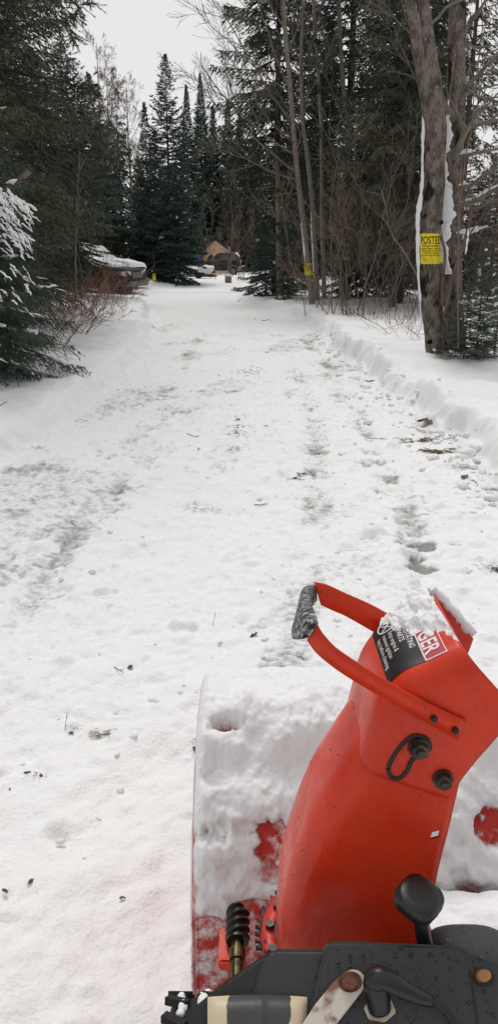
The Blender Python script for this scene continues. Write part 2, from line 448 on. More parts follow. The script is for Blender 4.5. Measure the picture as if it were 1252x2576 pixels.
def build_ground():
    y = [-7.0]
    while y[-1] < .2: y.append(y[-1] + .25)
    while y[-1] < 260: y.append(y[-1] + min(6, max(.0125, .0042 * y[-1], .00009 * y[-1] ** 2)))
    ys = np.array(y); ny = len(ys)
    nc = 320
    tt = np.linspace(0, 1, nc)
    X = xl(ys)[:, None] * (1 - tt) + xr(ys)[:, None] * tt; Y = np.repeat(ys[:, None], nc, 1)
    Z = ground_h(X, Y)
    slush_shade = np.zeros_like(Z)
    rng = np.random.RandomState(5)
    # tyre track with lugs
    tx = np.interp(ys, TRACK[:, 1], TRACK[:, 0])[:, None]
    dx = (X - tx) + .03 * vnoise(X * 3, Y * 3)
    wgt = np.exp(-(dx / .105) ** 4) * (1 - .75 * sstep(6.5, 12, Y)) * (1 - sstep(14, 24, Y))
    lug = np.sin((Y + np.abs(dx) * .45) * 2 * math.pi / .043)
    patch = sstep(-.45, .25, fbm(X * 2.2 + 40, Y * 1.3, 3))
    Z += wgt * (-.012 + .0065 * np.clip(lug * 1.4, -1, 1) * (.45 + .55 * patch) + .006 * fbm(X * 22, Y * 22, 2))
    slush_shade += wgt * (.25 + .75 * patch) * (.36 - .20 * lug)
    for rt, wd in ((RUT2, .09), (RUT3, .12)):
        rx_ = np.interp(ys, rt[:, 1], rt[:, 0])[:, None]; d2 = (X - rx_) + .06 * vnoise(X * 2 + 9, Y * 2) + .02 * vnoise(X * 11, Y * 9)
        w2 = np.exp(-(d2 / wd) ** 4) * sstep(rt[0, 1] - .2, rt[0, 1] + .3, Y) * (1 - sstep(12, 20, Y)); p2 = sstep(-.35, .45, fbm(X * 2.6 + 11, Y * 1.6 + 4, 3))
        Z -= w2 * .015 * (.4 + p2) ; slush_shade += w2 * (.1 + .9 * p2) * .36; Z += w2 * .007 * fbm(X * 20, Y * 16, 2)
    for u, v, rx, ry, s in PRINTS:
        p = on_z(u, v, 0)
        k = np.where(np.abs(ys - p[1]) < ry * 3)[0]
        if not len(k): continue
        a = X[k] - p[0]; b = Y[k] - p[1]
        d = np.sqrt((a / rx) ** 2 + (b / ry) ** 2) + .55 * fbm(X[k] * 9, Y[k] * 7, 3)
        mk = 1 - sstep(.55, 1.15, d)
        Z[k] -= mk * .022 * s; slush_shade[k] = np.maximum(slush_shade[k], mk * s)
    # scraped grey streaks and lumps
    st = fbm(X * 1.4 - Y * .5, Y * .55 + X * .6, 4)
    slush_shade += (.34 * sstep(.0, .8, st) + .20 * sstep(.1, .9, fbm(X * 5 + 2, Y * 3.2, 4))) * (1 - .7 * sstep(14, 30, Y)) * (.35 + .65 * sstep(3.0, 4.6, Y))
    crev_shade = np.clip(-(fbm(X * 17, Y * 15 + 5, 3)) - .25, 0, 1); slush_shade += .35 * crev_shade * (.4 + .6 * sstep(3, 5, Y)); Z -= .010 * crev_shade  # shade in the crevices painted in as grey colour
    for i in range(800):
        yy = .9 + 13 * rng.rand() ** 1.5; xx = xl(yy) + (xr(yy) - xl(yy)) * rng.rand(); r = .018 + .05 * rng.rand() ** 2
        k = np.where(np.abs(ys - yy) < r * 1.7)[0]
        if not len(k): continue
        a = X[k] - xx; b = Y[k] - yy; ca = rng.rand() * .7
        d = np.sqrt(a * a + (b * (1 + ca)) ** 2) / r + .55 * fbm(X[k] * 16 + i, Y[k] * 16, 2)
        Z[k] += r * (.18 + .36 * rng.rand()) * np.clip(1 - d * d, 0, 1) ** .75
        slush_shade[k] *= np.where(d < 1, .15, 1)
    idx = np.arange(ny * nc).reshape(ny, nc)
    q = np.stack([idx[:-1, :-1], idx[:-1, 1:], idx[1:, 1:], idx[1:, :-1]], -1).reshape(-1, 4)
    me = mesh_np('driveway', np.stack([X, Y, Z], -1).reshape(-1, 3), q, M['road'], True, {'slush_shade': slush_shade.ravel()})
    o = obj('driveway', me); o['kind'] = 'structure'; o['label'] = 'plowed snowy driveway with grey slushy patches and tyre marks'
    nv = 105
    d = np.concatenate([[0], np.cumsum(np.geomspace(.016, 9, nv - 1))])
    d = d / d[-1] * 130
    for side in (0, 1):
        e = xl(ys) if side == 0 else xr(ys)
        sg = -1 if side == 0 else 1
        X2 = e[:, None] + sg * d[None, :]; Y2 = np.repeat(ys[:, None], nv, 1)
        Z2 = ground_h(X2, Y2)
        Z2[:, 0] = Z[:, 0] if side == 0 else Z[:, -1]
        id2 = np.arange(ny * nv).reshape(ny, nv)
        q2 = np.stack([id2[:-1, :-1], id2[:-1, 1:], id2[1:, 1:], id2[1:, :-1]], -1).reshape(-1, 4)
        if side == 0: q2 = q2[:, ::-1]
        me = mesh_np('snow_verge', np.stack([X2, Y2, Z2], -1).reshape(-1, 3), q2, M['snow'], True)
        o = obj('snow_verge', me); o['kind'] = 'structure'
        o['label'] = 'soft low snow bank on the car side of the driveway' if side == 0 else 'steep cut snow bank under the posted trees'


build_ground()


def gh(x, y): return float(ground_h(np.array([x]), np.array([y]), False)[0])

# ------------------------------------------------------------------ vegetation builders
def conifer_arrays(seed, H, R, zb=.15, per_m=22, blade=.13, bw=.035, twig_sp=.13, nbl=7, droop=-.25, top=.7, sag=.35, shape=.85, density_top=1.0, wig=.12, snow=0.0, gap=.0, side=None, axis=None, hang=0.0, tuft=.5, snow_r=.03, inner=.12):
    """crown triangles, limb tubes and lumps of snow of one conifer standing at the origin"""
    rg = np.random.RandomState(seed)
    ax = axis if axis is not None else (lambda z: np.zeros((np.size(z), 2)))
    nbr = int(per_m * (H - zb))
    zs = zb + (H - zb) * (np.arange(nbr) + rg.rand(nbr)) / nbr
    az = np.arange(nbr) * 2.39996 + rg.rand(nbr) * .9
    if side is not None: az = side[0] + side[1] * (rg.rand(nbr) * 2 - 1)
    tri = []; limbs = []; snows = []
    clump = fbm(zs * 1.3, az * 1.1 + seed, 2)
    for z, a, cl in zip(zs, az, clump):
        f = (z - zb) / (H - zb)
        Lb = R * max((1 - f) ** shape, .02) * (.72 + .38 * rg.rand()) * (1 + .22 * cl)
        if f < .12: Lb *= .75 + 2 * f
        if rg.rand() < gap: continue
        Lb = max(Lb, .05)
        e0 = droop * (1 - f) + top * f ** 1.5 + (rg.rand() - .5) * .22
        rad = np.array([math.cos(a), math.sin(a)]); sd = np.array([-rad[1], rad[0]])
        m = max(3, int(Lb / twig_sp)); t = (np.arange(m) + rg.rand(m)) / m; t = inner + (1 - inner) * t
        c0 = ax(np.array([z]))[0]
        def bp(t):
            r = Lb * t * math.cos(e0 * .6); zz = z + Lb * (math.tan(e0) * t - sag * t * t * (1 - f) + .22 * t ** 3 * (1 - hang)); s_ = wig * Lb * np.sin(t * 5 + a * 3) * .3
            return np.stack([c0[0] + rad[0] * r + sd[0] * s_, c0[1] + rad[1] * r + sd[1] * s_, zz], -1)
        P = bp(t); D = bp(t + .05) - P; D /= np.linalg.norm(D, axis=1)[:, None]
        tl = np.linspace(0, 1, 5); limbs.append((bp(tl), np.linspace(max(.006, .016 * Lb), .003, 5)))
        if snow and rg.rand() < snow and f < .93:
            for k in range(rg.randint(1, 4)):
                t0_ = .3 + .65 * rg.rand(); ts = np.linspace(t0_, min(t0_ + (.05 + .16 * rg.rand()), 1.04), 6); q = bp(ts); q[:, 2] += .4 * snow_r
                lat = (rg.rand() - .5) * .5 * Lb * (1.1 - t0_); q[:, 0] += sd[0] * lat; q[:, 1] += sd[1] * lat; q[:, :2] += rad * abs(lat) * .4 * np.linspace(-.3, 1, 6)[:, None]; q[:, 2] += rg.randn(6) * snow_r * .3
                snows.append((q, snow_r * (.5 + .9 * rg.rand()) * np.sin(np.linspace(.35, 2.8, 6)) * (.6 + .8 * rg.rand(6))))
        bsc = min(1, .42 + Lb * .65)
        for sg in (-1, 1):
            lt = (Lb * (.36 * (1.05 - t) + .07) + .035) * (.6 + .7 * rg.rand(m)); an = .75 + .35 * rg.rand(m)
            S3 = np.array([sd[0], sd[1], 0])[None, :] * sg
            TD = D * np.cos(an)[:, None] + S3 * np.sin(an)[:, None]; TD[:, 2] -= .12 + hang * .5 + .15 * rg.rand(m)
            TD /= np.linalg.norm(TD, axis=1)[:, None]
            sj = np.linspace(.05, 1, nbl)[None, :] + (rg.rand(m, nbl) - .5) * .2
            base = P[:, None, :] + TD[:, None, :] * (lt[:, None] * sj)[..., None]
            base[..., 2] -= (hang * .35 * lt)[:, None] * sj ** 2
            bd = TD[:, None, :] + (rg.rand(m, nbl, 3) - .5) * 2 * tuft; bd[..., 2] -= hang * .4
            bd /= np.linalg.norm(bd, axis=-1)[..., None]
            pv = np.cross(bd, rg.rand(m, nbl, 3) - .5); pv /= np.linalg.norm(pv, axis=-1)[..., None] + 1e-9
            bsc = min(1, .42 + Lb * .65); bl = bsc * blade * (.6 + .8 * rg.rand(m, nbl))[..., None]; hw = min(1, .5 + Lb * .6) * bw * .5 * (.7 + .6 * rg.rand(m, nbl))[..., None]
            tri.append(np.stack([base - pv * hw, base + pv * hw, base + bd * bl], -2).reshape(-1, 3))
        # leading tuft
        tip = bp(np.array([1.0]))[0]
        bd = D[-1][None, :] + (rg.rand(5, 3) - .5) * .9; bd /= np.linalg.norm(bd, axis=1)[:, None]
        pv = np.cross(bd, rg.rand(5, 3) - .5); pv /= np.linalg.norm(pv, axis=1)[:, None] + 1e-9
        tri.append(np.stack([tip - pv * bw * .4, tip + pv * bw * .4, tip + bd * blade * bsc], -2).reshape(-1, 3))
    # leader
    for k in range(40):
        z = H - .05 * H * rg.rand(); c0 = ax(np.array([z]))[0]; p = np.array([c0[0], c0[1], z])
        q_ = (H - z) / (.05 * H); d = np.array([rg.randn() * (.15 + .9 * q_), rg.randn() * (.15 + .9 * q_), 1]); d /= np.linalg.norm(d); pv = np.cross(d, rg.randn(3)); pv /= np.linalg.norm(pv)
        tri.append(np.stack([p - pv * bw * .35, p + pv * bw * .35, p + d * blade * .55]))
    V = np.concatenate(tri); F = np.arange(len(V)).reshape(-1, 3)
    zt = np.linspace(-.3, H, 14); xy = ax(np.clip(zt, 0, None))
    r0 = .011 * H + .002
    trunk = [(np.column_stack([xy, zt]), r0 * np.clip(1 - zt / H, .06, 1))]
    return V, F, trunk, limbs, snows


def conifer(name, label, cat, loc, group=None, leafmat='fir', limb_cut=1.0, **kw):
    V, F, trunk, limbs, snows = conifer_arrays(**kw)
    t = empty(name, label, cat, loc, 0, group)
    obj('trunk', tube_me('trunk', trunk + limbs, M['trunk'], None), t)
    obj('crown', mesh_np('crown', V, F, M[leafmat]), t)['kind'] = 'thing'
    if snows:
        rg = np.random.RandomState(1)
        obj('branch_snow', tube_me('branch_snow', snows, M['snow_soft'], 6, .35, rg), t)['kind'] = 'stuff'
    return t


def grow(rg, p, d, length, r, depth, out, bend=.12, up=.08, kids=(4, 6), ang=(.5, .9), ratio=.55, t0=.3, taper=.35, seg=.25, rmin=.0025, side_bias=None):
    n = max(4, int(length / seg) + 2); pts = [np.array(p, float)]; d = np.array(d, float); d /= np.linalg.norm(d)
    ds = []
    for i in range(n - 1):
        d = d + rg.randn(3) * bend * .5 + np.array([0, 0, up * .3]); d /= np.linalg.norm(d)
        if side_bias is not None: d = d + side_bias * .05; d /= np.linalg.norm(d)
        pts.append(pts[-1] + d * length / (n - 1)); ds.append(d.copy())
    rad = np.maximum(np.linspace(r, r * taper, n), rmin)
    out.append((np.array(pts), rad))
    if depth <= 0: return
    for k in range(rg.randint(kids[0], kids[1] + 1)):
        t = t0 + (1 - t0) * rg.rand(); i = min(int(t * (n - 1)), n - 2); p2 = pts[i] + (pts[i + 1] - pts[i]) * ((t * (n - 1)) % 1)
        dd = ds[i]; pr = np.cross(dd, rg.randn(3)); pr /= np.linalg.norm(pr) + 1e-9; a = ang[0] + (ang[1] - ang[0]) * rg.rand()
        nd = dd * math.cos(a) + pr * math.sin(a)
        grow(rg, p2, nd, length * ratio * (.6 + .6 * rg.rand()) * (1.15 - .5 * t), max(rad[i] * .62, rmin), depth - 1, out, bend, up, kids, ang, ratio, .2, .4, seg * .7, rmin, side_bias)


# ------------------------------------------------------------------ big posted tree and the trunk behind it
PT = np.array([2.55, 10.45])
zPT = gh(*PT)
def stem_pts(px, y0, y1, n=40):
    ys_ = np.linspace(y0, y1, len(px)); return smoothpath([on_y(u, v, y) for (u, v), y in zip(px, ys_)], n)
def posted_tree():
    t = empty('hardwood_tree', 'thick grey-brown trunk carrying the largest yellow posted sign', 'tree', (PT[0], PT[1], zPT))
    off = -np.array([PT[0], PT[1], zPT]); rg = np.random.RandomState(4)
    main = stem_pts([(1103, 930), (1100, 895), (1092, 830), (1085, 760), (1080, 660), (1081, 580), (1088, 480), (1091, 400), (1093, 320), (1086, 250), (1074, 170), (1060, 80), (1046, 0), (1030, -110), (1010, -260)], PT[1], PT[1] - .1, 70)
    px_w = np.interp(np.linspace(0, 1, 70), [0, .04, .12, .3, .5, .62, .72, .85, 1], [68, 60, 54, 51, 50, 52, 54, 50, 36]) / 2 / FPX * 10.4
    lb = stem_pts([(1094, 330), (1070, 220), (1052, 130), (1040, 40), (1025, -80)], PT[1] - .02, PT[1] - .35, 30)
    # bark relief
    V, Q, T = tubes([(main, px_w), (lb, np.linspace(.075, .06, 30))], 22)
    N = V * 0
    nz = fbm(V[:, 0] * 9, V[:, 2] * 5, 4, V[:, 1] * 9)
    c = np.column_stack([np.interp(V[:, 2], main[:, 2], main[:, 0]), np.interp(V[:, 2], main[:, 2], main[:, 1])])
    d = V[:, :2] - c; d /= np.linalg.norm(d, axis=1)[:, None] + 1e-9
    V[:, :2] += d * (.010 * nz)[:, None]
    obj('trunk', mesh_np('trunk', V + off, [Q, T], M['bark'], True), t)
    # knots
    kn = []
    for u, v, r in [(1078, 588, 14), (1090, 405, 12), (1068, 545, 10), (1092, 660, 12), (1084, 700, 14), (1100, 815, 10), (1110, 360, 13), (1096, 300, 12), (1078, 480, 9), (1095, 765, 11), (1106, 560, 10), (1080, 860, 10)]:
        p = on_y(u, v, PT[1] - .128); bm = bmesh.new(); rr_ = r / FPX * 10.4 * .8
        bmesh.ops.create_icosphere(bm, subdivisions=2, radius=1, matrix=Matrix.Translation(p + off) @ Matrix.Diagonal((rr_, .02, rr_ * .7, 1)))
        for vv in bm.verts: vv.co += Vector(rg.randn(3) * .004)
        kn.append(obj('knot', bm_mesh('knot', bm, M['knot'], True), t))
    # snow plastered on the windward side of the trunk
    def strip(px, w0, y, name='snow_strip', n=90):
        s = np.linspace(0, 1, n); k = 9; P = smoothpath([on_y(u, v, y) for u, v in px], n); W = np.interp(s, np.linspace(0, 1, len(w0)), w0) / FPX * 10.4
        V = []
        for i in range(n):
            wj = W[i] * (1 + .34 * fbm(np.array([P[i, 2] * 6.]), np.array([3.1]), 4)[0]); 
            for j in range(k):
                f = j / (k - 1); hgt = .030 * math.sin(math.pi * f) ** .6 * min(1, 8 * s[i], 8 * (1 - s[i]))
                e = (.022 * fbm(np.array([P[i, 2] * 11]), np.array([7.7]), 4)[0] * f * f + .007 * fbm(np.array([P[i, 2] * 16]), np.array([1.7]), 3)[0] * (1 - f) ** 2)
                V.append(P[i] + np.array([(f - .5) * wj + e, -hgt + .04 * (f - .5) ** 2 * 4 * .5, 0]))
        i = np.arange(n * k).reshape(n, k); q = np.stack([i[:-1, :-1], i[:-1, 1:], i[1:, 1:], i[1:, :-1]], -1).reshape(-1, 4)
        return mesh_np(name, np.array(V) + off, q, M['snow_soft'], True)
    obj('snow_strip', strip([(1059, 790), (1054, 720), (1051, 650), (1052, 600), (1053, 540), (1060, 480), (1063, 400), (1065, 330), (1064, 280)], [2, 6, 8, 11, 13, 10, 8, 7, 3], PT[1] - .07), t)
    # upper boughs
    out_ = []
    for p, d, Lg, r in [(main[44], (-.5, .6, .6), 1.0, .012), (main[50], (-.4, .6, .9), 1.3, .013), (main[54], (.6, .3, .6), 1.6, .02), (main[60], (.3, .3, .9), 1.6, .02), (lb[18], (-.5, .6, .8), 1.1, .011)]:
        grow(rg, p + off, d, Lg, r, 3, out_, bend=.25, up=.15, kids=(3, 6), ratio=.55, seg=.15, rmin=.002)
    obj('branches', tube_me('branches', out_, M['greytwig']), t)
    return t
M['knot'] = mat('dark_knot', (.016, .012, .010), .95, spec=.1)
posted_tree()


def second_trunk():
    base = on_y(1142, 888, 10.75); g = gh(base[0], base[1]); off = -np.array([base[0], base[1], g]); rg = np.random.RandomState(9)
    t = empty('hardwood_tree', 'snow-plastered grey trunk directly behind the largest posted sign tree', 'tree', tuple(-off))
    main = stem_pts([(1150, 930), (1148, 880), (1142, 800), (1136, 700), (1133, 600), (1132, 500), (1137, 400), (1143, 320), (1146, 240), (1147, 150), (1148, 60), (1149, -40), (1150, -200)], 10.8, 10.9, 60)
    wpx = np.interp(np.linspace(0, 1, 60), [0, .1, .4, .7, 1], [56, 48, 46, 42, 34]) / 2 / FPX * 10.8
    V, Q, T = tubes([(main, wpx)], 20)
    c = np.column_stack([np.interp(V[:, 2], main[:, 2], main[:, 0]), np.interp(V[:, 2], main[:, 2], main[:, 1])])
    d = V[:, :2] - c; d /= np.linalg.norm(d, axis=1)[:, None] + 1e-9
    V[:, :2] += d * (.012 * fbm(V[:, 0] * 9, V[:, 2] * 6, 4, V[:, 1] * 9))[:, None]
    obj('trunk', mesh_np('trunk', V + off, [Q, T], M['bark'], True), t)
    n, k = 120, 11; px = [(1123, 690), (1118, 640), (1115, 590), (1120, 530), (1121, 470), (1121, 420), (1121, 370), (1128, 310), (1132, 250)]; wd = [6, 22, 33, 36, 30, 26, 22, 19, 7]
    P = smoothpath([on_y(u, v, 10.66) for u, v in px], n); W = np.interp(np.linspace(0, 1, n), np.linspace(0, 1, len(wd)), wd) / FPX * 10.7; V = []
    for i in range(n):
        for j in range(k):
            f = j / (k - 1); e = .060 * fbm(np.array([P[i, 2] * 2.9]), np.array([2.0]), 5, None, .72)[0] * .8 * f * f + .012 * fbm(np.array([P[i, 2] * 9]), np.array([5.0]), 4)[0] * (1 - f) ** 2
            s = i / (n - 1)
            V.append(P[i] + np.array([(f - .5) * W[i] + e, -.035 * math.sin(math.pi * f) ** .6 * min(1, 8 * s, 8 * (1 - s)) + .05 * (1 - f) ** 3, 0]))
    i = np.arange(n * k).reshape(n, k); q = np.stack([i[:-1, :-1], i[:-1, 1:], i[1:, 1:], i[1:, :-1]], -1).reshape(-1, 4)
    obj('snow_strip', mesh_np('snow_strip', np.array(V) + off, q, M['snow_soft'], True), t)
    b = []; sn = []
    def limb(px, y0, y1, r0, r1, kids=5, klen=.5, snowy=0):
        P = stem_pts(px, y0, y1, 16) + off; R_ = np.linspace(r0, r1, 16); b.append((P, R_))
        for q_ in range(kids):
            j = rg.randint(4, 15); d = P[j] - P[j - 1]; d /= np.linalg.norm(d); d2 = d + rg.randn(3) * .6; grow(rg, P[j], d2, klen * (.5 + rg.rand()), R_[j] * .6, 2, b, .25, .1, (2, 4), seg=.12, rmin=.002)
        if snowy:
            j0 = 1; j1 = int(16 * snowy); s_ = P[j0:j1] + [0, 0, 1.0 * r0]; sn.append((s_, np.maximum(.026 * np.sin(np.linspace(.5, 2.8, j1 - j0)), .008) * (.6 + .8 * rg.rand(j1 - j0))))
    # limbs to the right (some loaded with snow)
    limb([(1140, 520), (1175, 512), (1195, 505), (1225, 488), (1270, 465), (1320, 440)], 10.7, 10.0, .04, .012, 6, .5, .75)
    limb([(1140, 480), (1165, 470), (1180, 468), (1215, 440), (1250, 420)], 10.7, 10.2, .035, .010, 5, .5, .5)
    limb([(1140, 398), (1170, 388), (1200, 385), (1260, 372), (1310, 360)], 10.8, 10.6, .03, .010, 5, .5, .55)
    limb([(1140, 230), (1165, 222), (1200, 190), (1235, 150), (1290, 90)], 10.9, 10.6, .040, .014, 5, .6)
    limb([(1145, 330), (1185, 318), (1225, 308), (1275, 296), (1340, 280)], 10.9, 10.5, .034, .011, 5, .6)
    limb([(1140, 400), (1160, 350), (1185, 310), (1205, 275)], 10.6, 10.3, .035, .024, 5, .5)
    limb([(1140, 420), (1170, 340), (1188, 300), (1205, 240), (1215, 150)], 10.7, 10.9, .02, .006, 4, .5)
    limb([(1140, 120), (1180, 60), (1215, 10), (1250, -50)], 10.9, 10.5, .028, .012, 4, .6)
    limb([(1145, 300), (1120, 270), (1110, 255)], 10.7, 10.6, .045, .03, 2, .3)
    limb([(1150, 250), (1190, 230), (1240, 215), (1290, 210)], 10.9, 11.4, .02, .008, 4, .6)
    limb([(1147, 60), (1180, 110), (1215, 135), (1260, 120)], 10.9, 11.4, .02, .008, 4, .6)
    limb([(1140, 590), (1175, 585), (1215, 575), (1270, 560)], 10.7, 10.2, .016, .006, 4, .4, .8)
    obj('branches', tube_me('branches', b, M['greytwig']), t)
    obj('branch_snow', tube_me('branch_snow', sn, M['snow_soft'], 8, .3, rg), t)['kind'] = 'stuff'
    # dark vine-like sapling between the trunks
second_trunk()


def bent_sapling():
    rg = np.random.RandomState(21); b = []; g = on_y(1112, 800, 10.2)
    t = empty('bare_sapling', 'crooked sapling forking in front of the snow-plastered trunk', 'sapling', (g[0], g[1], gh(g[0], g[1]))); off = -np.array(t.location)
    for px, y0, y1, r0, r1 in [([(1116, 800), (1140, 690), (1165, 615), (1180, 560), (1183, 525), (1165, 505), (1150, 470), (1140, 430), (1122, 385)], 10.25, 10.1, .028, .012), ([(1183, 525), (1210, 520), (1240, 495), (1275, 470)], 10.1, 9.8, .02, .006),
                               ([(1112, 770), (1112, 700), (1118, 640), (1108, 590)], 10.3, 10.3, .03, .014), ([(1172, 600), (1200, 560), (1240, 520)], 10.1, 10.1, .012, .004)]:
        P = stem_pts(px, y0, y1, 22) + off; b.append((P, np.linspace(r0, r1, 22)))
        for k in range(4):
            j = rg.randint(6, 21); d = P[j] - P[j - 1]; d /= np.linalg.norm(d); grow(rg, P[j], d + rg.randn(3) * .5, .35 + .3 * rg.rand(), .005, 1, b, .25, .1, (2, 3), seg=.1, rmin=.002)
    obj('stem', tube_me('stem', b, M['twig']), t)
    tag_me = [(smoothpath([on_y(u, v, 10.12) for u, v in [(1172, 640), (1178, 600), (1180, 575)]], 8) + off + [-.02, -.02, 0], [.006, .014, .012, .016, .012, .014, .01, .004])]
    obj('branch_snow', tube_me('branch_snow', tag_me, M['snow_soft'], 6, .3, rg), t)['kind'] = 'stuff'
bent_sapling()
def hanging_vine():
    b = []; g = on_y(1146, 750, 9.6); z = gh(g[0], g[1]); rg = np.random.RandomState(3)
    t = empty('hanging_vine', 'long thin bare stem rising beside the snow-loaded branches', 'sapling', (g[0], g[1], z)); off = -np.array(t.location)
    P = stem_pts([(1152, 880), (1150, 700), (1153, 560), (1160, 480), (1172, 380), (1186, 320), (1190, 250), (1202, 160), (1212, 60), (1206, -60)], 9.6, 9.5, 40) + off
    b.append((P, np.linspace(.009, .005, 40)))
    for k in range(9):
        j = rg.randint(10, 39); d = P[j] - P[j - 1]; d /= np.linalg.norm(d); grow(rg, P[j], d + rg.randn(3) * .5, .5 + .5 * rg.rand(), .004, 1, b, .2, .1, (2, 3), seg=.1, rmin=.002)
    obj('stem', tube_me('stem', b, M['twig']), t)
hanging_vine()

# ------------------------------------------------------------------ slender hardwoods on the right verge
def slim_tree(label, px, y0, y1, r0, r1, seed, boughs, snow=None, group='slender bare hardwoods by the second posted sign'):
    rg = np.random.RandomState(seed); P = stem_pts(px, y0, y1, 40); g = gh(P[0][0], P[0][1]); off = -np.array([P[0][0], P[0][1], g])
    t = empty('hardwood_tree', label, 'tree', tuple(-off), 0, group)
    P = P + off; R_ = np.linspace(r0, r1, 40); obj('trunk', tube_me('trunk', [(P, R_)], M['hardwood'], 10, .05, rg), t)
    b = []
    for (i, d, Lg, r, depth) in boughs: grow(rg, P[i], d, Lg, r, depth, b, bend=.16, up=.12, kids=(4, 7), ang=(.35, .8), ratio=.55, seg=.3, rmin=.004, side_bias=np.array([-.2, 0, 0]))
    for k in range(7):
        i = rg.randint(18, 39); grow(rg, P[i], np.array([rg.randn(), rg.randn() * .5, .9]), .9 + 1.2 * rg.rand(), R_[i] * .3, 2, b, bend=.18, up=.12, kids=(3, 5), ang=(.35, .8), ratio=.5, seg=.25, rmin=.004)
    if b: obj('branches', tube_me('branches', b, M['greytwig']), t)
    if snow:
        q = []
        for i0, i1, w_ in snow:
            k = np.arange(i0, i1); s = P[k] + np.stack([-R_[k] * .85, -R_[k] * .35, k * 0], -1); q.append((s, w_ * np.sin(np.linspace(.3, 2.8, len(k))) * (.7 + .6 * rg.rand(len(k)))))
        obj('snow_strip', tube_me('snow_strip', q, M['snow_soft'], 7, .2, rg), t)['kind'] = 'stuff'
    return t
slim_tree('slim leaning hardwood wearing the small yellow posted sign', [(785, 775), (783, 750), (776, 690), (768, 600), (760, 540), (752, 470), (744, 400), (737, 320), (730, 230), (722, 130), (712, 20), (700, -120), (690, -240)], 22.9, 22.6, .092, .05, 31,
          [(18, (-.9, -.1, .25), 3.0, .030, 3), (20, (-.9, .1, .45), 3.4, .032, 3), (23, (-.8, -.2, .7), 3.4, .030, 3), (26, (-.6, 0, .9), 3.2, .028, 3), (29, (.4, 0, .9), 2.6, .025, 3), (17, (-.95, -.2, .05), 2.6, .022, 3), (31, (-.5, .2, .9), 2.6, .025, 3), (21, (-.7, -.5, .3), 2.6, .024, 3)],
          [(6, 13, .028)])
slim_tree('slim hardwood close on the right of the signed leaning one', [(797, 768), (795, 720), (792, 640), (788, 560), (782, 480), (772, 390), (762, 320), (758, 240), (757, 140), (762, 20), (772, -120)], 23.3, 23.5, .085, .04, 32,
          [(22, (-.6, 0, .7), 2.4, .025, 3), (26, (.5, 0, .8), 2.4, .025, 3), (30, (-.3, .2, .9), 2.2, .022, 3), (24, (.1, -.4, .8), 2.0, .02, 3)], [(5, 14, .035)])
slim_tree('straight hardwood trunk between the two slim ones and the grey one', [(816, 768), (814, 700), (812, 600), (809, 500), (808, 400), (806, 300), (800, 180), (790, 40), (785, -100)], 24.5, 24.5, .075, .04, 33, [(24, (.3, .1, .9), 2.0, .02, 3)], [(8, 15, .03)])
slim_tree('grey straight hardwood furthest right of the slender group', [(872, 762), (868, 700), (865, 620), (866, 540), (869, 470), (872, 400), (872, 330), (866, 250), (856, 120), (850, -60)], 24.0, 24.2, .10, .05, 34, [(22, (.5, .1, .8), 2.4, .024, 3), (26, (-.4, 0, .9), 2.2, .022, 3)], [(6, 12, .02)])
slim_tree('thin dark trunk rising through the low spruce', [(703, 745), (702, 690), (701, 620), (700, 540), (698, 460), (694, 360)], 27.5, 27.5, .11, .07, 35, [], None)

# ------------------------------------------------------------------ conifers
def at_apex(u, v, y):
    p = on_y(u, v, y); g = gh(p[0], y); return (p[0], y, g), p[2] - g
NEAR = dict(blade=.085, bw=.013, twig_sp=.055, nbl=9)
def fir_apex(label, u, v, y, R, seed, leafmat='fir', name='fir_tree', group=None, **kw):
    loc, H = at_apex(u, v, y); sc = y / 40.
    d = dict(per_m=26, blade=.15 * sc ** .5, bw=.048 * sc ** .6, twig_sp=.12, nbl=8, droop=-.35, top=.75, sag=.25, shape=.85); d.update(kw)
    return conifer(name, label, 'tree', loc, group, leafmat, seed=seed, H=H, R=R, **d)


GB = 'dark firs beyond the parked vehicles'
fir_apex('tallest dark fir with a spire top against the white sky', 415, 138, 45, 2.2, 41, 'spruce', group=GB, shape=.8, per_m=24, zb=1.0, gap=.10)
fir_apex('short fir tucked against the left of the tallest spire', 363, 262, 43, 1.3, 42, 'spruce', group=GB, snow=.04)
fir_apex('fir shoulder filling the gap left of the tallest spire', 388, 330, 46.5, 1.35, 142, 'spruce', group=GB)
fir_apex('narrow fir just right of the tallest spire', 468, 216, 70, 1.9, 43, 'spruce', group=GB, zb=1.0)
fir_apex('narrow pointed fir third from the tallest spire', 503, 186, 78, 2.1, 44, 'spruce', group=GB, zb=1.0)
fir_apex('lower fir between two pointed ones', 535, 268, 80, 2.1, 45, 'spruce', group=GB, zb=1.0)
fir_apex('thin dark fir at the edge of the arching bare branches', 572, 252, 82, 2.0, 46, 'spruce', group=GB, zb=1.0)
fir_apex('fir with its tip behind the arching bare branches', 602, 290, 84, 2.3, 47, 'spruce', group=GB, zb=1.0)
fir_apex('broad low spruce with snowy tiers beside the plowed turn', 422, 420, 39.5, 2.0, 48, 'spruce', 'spruce_tree', snow=.07, zb=.15, per_m=34, shape=.6, snow_r=.05, )
fir_apex('young fir overlapping the left side of the broad snowy spruce', 372, 480, 41, 1.5, 49, 'spruce', group=GB, snow=.05, zb=.2, shape=.7)
fir_apex('shaggy spruce with drooping limbs before the bare birches', 290, 222, 40, 1.75, 50, 'spruce', 'spruce_tree', droop=-.75, top=.2, per_m=11, hang=.6, gap=.25, zb=.5, shape=.65)
fir_apex('dense dark fir left of the drooping spruce', 222, 186, 38.5, 2.0, 51, 'fir', droop=-.4, zb=.4, per_m=28, shape=.75, snow=.02)
fir_apex('dark fir filling the wood behind the snowed-in cars', 262, 420, 40, 1.9, 52, 'spruce', group=GB, snow=.03, zb=.2, shape=.7)
